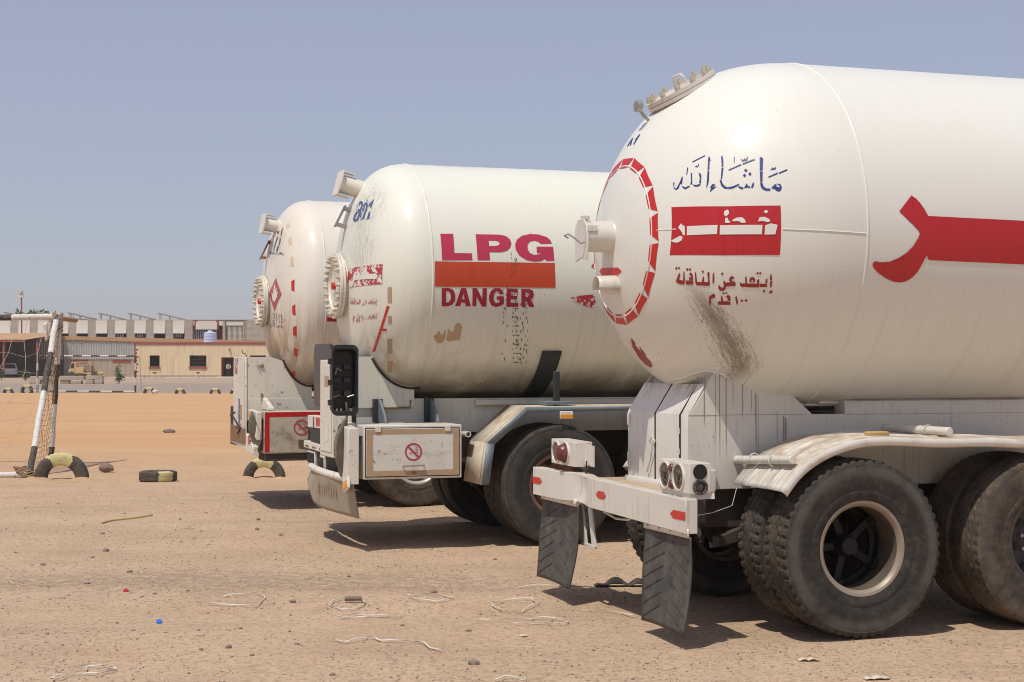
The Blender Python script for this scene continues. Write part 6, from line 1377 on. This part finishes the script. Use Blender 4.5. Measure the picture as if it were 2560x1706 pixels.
MB().box(wx(616.5), wx(1900), .1, 1.3, 0, Zp(799, DW)).build('block_wall', 'blockwall', wb_)
# slanted sheet canopies on the roof
for k, (a, b, c, d, lb) in enumerate(((9, 53, 780, 791, 'leftmost slanted roof canopy, behind the lamp pole'), (89, 144, 779, 793, 'slanted roof canopy partly hidden by the near goal corner'), (168, 228, 781, 796, 'slanted roof canopy with a railed box under it'), (244, 304, 782, 797, 'slanted roof canopy fourth from the left'), (319, 378, 782, 797, 'slanted roof canopy second from the right end'), (393, 453, 782, 797, 'rightmost slanted roof canopy'))):
    DC = 218.0; t_ = thing('roof_canopy', lb, 'canopy', (X((a + b) / 2, DC), DC, zt4 + .1), 0, 'slanted canopies along the pale building roof'); xm_ = X((a + b) / 2, DC)
    xa_, xb_ = X(a, DC) - xm_, X(b, DC) - xm_; za, zb_ = Zp(c, DC) - zt4 - .1, Zp(d, DC) - zt4 - .1
    MB().prism([(xa_, za), (xb_, zb_), (xb_, zb_ - .13), (xa_, za - .13)], 0, 3.0).build('sheet', 'panelsheet', t_)
    for s, w_ in ((.09, .13), (.5, .07), (.9, .06)): x = xa_ + (xb_ - xa_) * s; z = za + (zb_ - za) * s - .12; MB().box(x - w_, x + w_, .3, .3 + 2 * w_, 0, z).build('post', 'beige' if s < .2 else 'concrete', t_)
    if k == 2: MB().box(xa_ + .6, xa_ + 2.4, .6, 1.6, .05, .18).box(xa_ + .6, xa_ + .66, .6, .66, .18, .7).box(xa_ + 2.3, xa_ + 2.36, .6, .66, .18, .6).build('railed_box', 'concrete', t_)
# lamp pole, tree
lp = thing('lamp_pole', 'tall thin lamp pole with a round head at the far left', 'lamp', (X(55, 206), 206, 0))
MB().cyl((0, 0, 0), (-.1, 0, Zp(738, 206)), .10, 8).build('pole', 'maroon', lp)
MB().lathe([(.0005, .0), (.16, .1), (.25, .35), (.24, .6), (.15, .8), (.0005, .85)], 12, 'z', (-.12, 0, Zp(744, 206))).build('lamp_head', 'concrete', lp)
MB().box(-.45, .2, -.2, .2, Zp(742, 206) - .1, Zp(738, 206)).build('lamp_shade', 'beige', lp)
def leaf_cloud(n, rx, ry, rz_, size, seed, clumps=7):
    rs = np.random.RandomState(seed); cs = rs.randn(clumps, 3) * np.array([rx, ry, rz_]) * .45; V = []; Fc = []
    for i in range(n):
        c = cs[rs.randint(clumps)] + rs.randn(3) * np.array([rx, ry, rz_]) * .32; a = Vector(rs.randn(3)).normalized(); b = a.orthogonal().normalized(); s = size * (.6 + .8 * rs.rand())
        c = Vector(c); k = len(V); V += [tuple(c - a * s), tuple(c + b * s * .45), tuple(c + a * s), tuple(c - b * s * .45)]; Fc.append((k, k + 1, k + 2, k + 3))
    mb = MB(); mb.v = V; mb.f = Fc; mb.m = [0] * n; return mb
tr = thing('tree', 'green tree crown showing above the pale building roof', 'tree', (X(88, 245), 245, 0))
MB().tube([(0, 0, 0), (.1, 0, 3), (0, 0, 6.6)], [.3, .22, .1], 8).build('trunk', 'bark', tr)
leaf_cloud(1500, 3.0, 2.2, 1.0, .35, 5, 12).build('crown', 'leaf', tr, (0, 0, 7.9), smooth=0, fix=False)
for px, d, h, lb, sd_ in ((298, 131, .85, 'small green bush by the corner of the yellow building', 2), (64, 150, .7, 'green bush left of the concrete blocks', 3), (232, 133, .35, 'low green weeds beside the concrete blocks', 4), (4, 160, .6, 'green bush at the far left edge', 6)):
    b_ = thing('bush', lb, 'bush', (X(px, d), d, 0)); MB().tube([(0, 0, 0), (.05, 0, h * .5), (-.05, 0, h)], [.03, .02, .01], 5).tube([(0, 0, .1), (.25, .1, h * .7)], [.02, .01], 5).tube([(0, 0, .1), (-.25, .1, h * .7)], [.02, .01], 5).build('stem', 'bark', b_)
    leaf_cloud(420, h * .5, h * .4, h * .55, .07, sd_, 9).build('foliage', 'leaf', b_, (0, 0, h * .9), smooth=0, fix=False)
# concrete blocks on the yard
DB = 131.0
for i, (a, b, z0, z1) in enumerate(((75, 104, 0, .30), (104, 133, 0, .34), (150, 175, 0, .30), (178, 206, 0, .26), (214, 235, 0, .32), (236, 257, 0, .30), (78, 130, .345, .62), (150, 212, .345, .64), (214, 258, .345, .66))):
    lb = 'bottom' if z0 == 0 else 'top'
    names = ['leftmost block of the low bottom course of concrete blocks', 'second bottom concrete block, under the left slab', 'bottom concrete block just right of the goal strut', 'bottom concrete block under the middle slab', 'bottom concrete block right of the dark gap', 'rightmost bottom concrete block of the low stack', 'left top slab of the low concrete block stack', 'middle top slab of the concrete stack, below the yellow truck', 'right top slab of the low concrete block stack']
    o = MB().box(-(X(b, DB) - X(a, DB)) / 2 + .02, (X(b, DB) - X(a, DB)) / 2 - .02, -.3, .3, z0, z1).build('concrete_block', 'concrete', None, ((X(a, DB) + X(b, DB)) / 2, DB + .1 * (i % 3), 0), bev=.03); tag(o, names[i], 'block', 'stacked concrete blocks')
# white car seen from behind, under the lean-to
def car_wheel(mb, x, y, r, w): mb.lathe([(.0005, -w), (r * .6, -w), (r * .62, -w * .9), (r * .95, -w), (r, -w * .8), (r, w * .8), (r * .95, w), (.0005, w)], 18, 'x', (x, y, r))
sv = thing('parked_car', 'white car parked tail-on under the open lean-to', 'car', (X(24, 187), 187, 0), .30)
bd = MB(); sec = [(0, .86, .45, .98), (.1, .88, .38, 1.0), (.3, .90, .35, 1.02), (2.6, .90, .35, 1.0), (3.9, .88, .36, .92), (4.3, .82, .42, .85)]
for y, hw, z0, z1 in sec: bd.v += [(-hw * .95, y, z0), (-hw, y, z0 + .2), (-hw, y, z1 - .1), (-hw * .94, y, z1), (hw * .94, y, z1), (hw, y, z1 - .1), (hw, y, z0 + .2), (hw * .95, y, z0)]
for i in range(len(sec) - 1):
    for k in range(8): bd.f.append((i * 8 + k, i * 8 + (k + 1) % 8, (i + 1) * 8 + (k + 1) % 8, (i + 1) * 8 + k)); bd.m.append(0)
bd.f += [tuple(range(7, -1, -1)), tuple(range(40, 48))]; bd.m += [0, 0]; bd.build('body', 'carwhite', sv, bev=.03)
rf_ = MB(); 
for y, hw, z in ((.18, .82, 1.0), (.40, .70, 1.58), (.6, .68, 1.64), (2.2, .68, 1.62), (2.9, .80, 1.0)): rf_.v += [(-hw, y, z), (hw, y, z)]
for i in range(4): rf_.f.append((2 * i, 2 * i + 1, 2 * i + 3, 2 * i + 2)); rf_.m.append(0)
rf_.f += [(0, 2, 4, 6, 8), (1, 9, 7, 5, 3)]; rf_.m += [0, 0]; rf_.build('cabin', 'carwhite', sv, smooth=0)
MB().add([(-.70, .19, 1.06), (.70, .19, 1.06), (.60, .37, 1.53), (-.60, .37, 1.53), (-.70, .23, 1.06), (.70, .23, 1.06), (.60, .41, 1.53), (-.60, .41, 1.53)], [(0, 1, 2, 3), (0, 4, 5, 1), (1, 5, 6, 2), (2, 6, 7, 3), (3, 7, 4, 0)]).build('rear_window', 'carglass', sv)
for s in (-1, 1): MB().box(s * .70 - .16, s * .70 + .16, -.03, .05, .72, .90).build('tail_light', 'lens', sv)
MB().box(-.88, .88, -.12, .05, .36, .54).build('bumper', 'carwhite', sv, bev=.03); MB().box(-.26, .26, -.015, -.005, .60, .73).build('number_plate', 'strap', sv)
for x in (-.78, .78):
    for y in (.75, 3.4): q = MB(); car_wheel(q, x, y, .33, .11); q.build('wheel', 'buried', sv)
# yellow wreck of a truck, cab to the left
yt = thing('old_yellow_truck', 'derelict yellow light truck in front of the grey shed', 'truck', (X(212, 188), 188, 0)); k_ = 188 / F_PX
def yy_(px): return (px - 212) * k_
zf = lambda py: Zp(py, 188)
MB().prism([(yy_(176), zf(940)), (yy_(176), zf(925)), (yy_(179), zf(922)), (yy_(183), zf(907)), (yy_(192), zf(906)), (yy_(192), zf(940)), (yy_(187), zf(938)), (yy_(184), zf(934)), (yy_(181), zf(938))], -.8, .8).build('cab', 'truckyellow', yt, bev=.04)
MB().prism([(yy_(180.5), zf(921)), (yy_(184), zf(909)), (yy_(190), zf(908.5)), (yy_(190), zf(921))], -.815, -.805).build('cab_window', 'carglass', yt)
MB().box(yy_(193), yy_(214), -.85, .85, zf(934), zf(919)).build('side_board', 'truckyellow', yt, bev=.02); MB().box(yy_(193), yy_(252), -.8, .8, zf(936), zf(932)).build('bed', 'truckyellow', yt, bev=.02)
q = MB()
for y in (-.8, .8):
    q.cyl((yy_(193), y, zf(906)), (yy_(229), y, zf(906)), .05, 6); q.cyl((yy_(229), y, zf(906)), (yy_(232), y, zf(928)), .05, 6); q.cyl((yy_(194), y, zf(906)), (yy_(194), y, zf(920)), .05, 6)
q.cyl((yy_(229), -.8, zf(906)), (yy_(229), .8, zf(906)), .05, 6); q.build('rack', 'truckyellow', yt)
MB().box(yy_(214), yy_(231), -.7, .7, zf(931), zf(914)).build('load_tarp', 'netbrown', yt, bev=.1); MB().prism([(yy_(245), zf(937)), (yy_(250), zf(928)), (yy_(257), zf(934)), (yy_(252), zf(940))], -.7, .7).build('tail_wreck', 'truckyellow', yt)
for px in (184, 206, 240): q = MB(); q.lathe([(.0005, -.12), (.2, -.12), (.34, -.12), (.36, -.1), (.36, .1), (.34, .12), (.0005, .12)], 18, 'y', (yy_(px), -.72, .36)); q.lathe([(.0005, -.12), (.36, -.1), (.36, .1), (.0005, .12)], 18, 'y', (yy_(px), .72, .36)); q.build('wheel_pair', 'buried', yt)
# rubble at the foot of the yellow building
rs_ = random.Random(9)
rm = MB()
for i in range(160):
    x = rs_.uniform(X(262, 180), X(560, 180)); y = 183 + rs_.uniform(-1.5, 2); s = rs_.uniform(.03, .13); rm.obox((x, y, s * .5), (s, s * .2, 0), (-s * .2, s, 0), (0, 0, s * .5))
o = stuff(rm.build('rubble', 'beige', None, smooth=0)); o['label'] = 'pale rubble strewn along the yellow building'; o['category'] = 'rubble'

# ---------------------------------------------------------------- dusty air over the yard
hz_ = MB().box(-420, 420, -60, 420, -1.2, 16).build('haze', 'dark', None, smooth=0)
hm = bpy.data.materials.new('dusty_air'); hm.use_nodes = True; ht = hm.node_tree; ht.nodes.clear()
ho = ht.nodes.new('ShaderNodeOutputMaterial'); hv = ht.nodes.new('ShaderNodeVolumePrincipled')
hv.inputs['Color'].default_value = (.86, .84, .82, 1); hv.inputs['Density'].default_value = .00045; hv.inputs['Anisotropy'].default_value = .2
ht.links.new(hv.outputs[0], ho.inputs['Volume']); hz_.data.materials.clear(); hz_.data.materials.append(hm)
stuff(hz_); hz_['label'] = 'thin dusty haze over the yard'; hz_['category'] = 'haze'
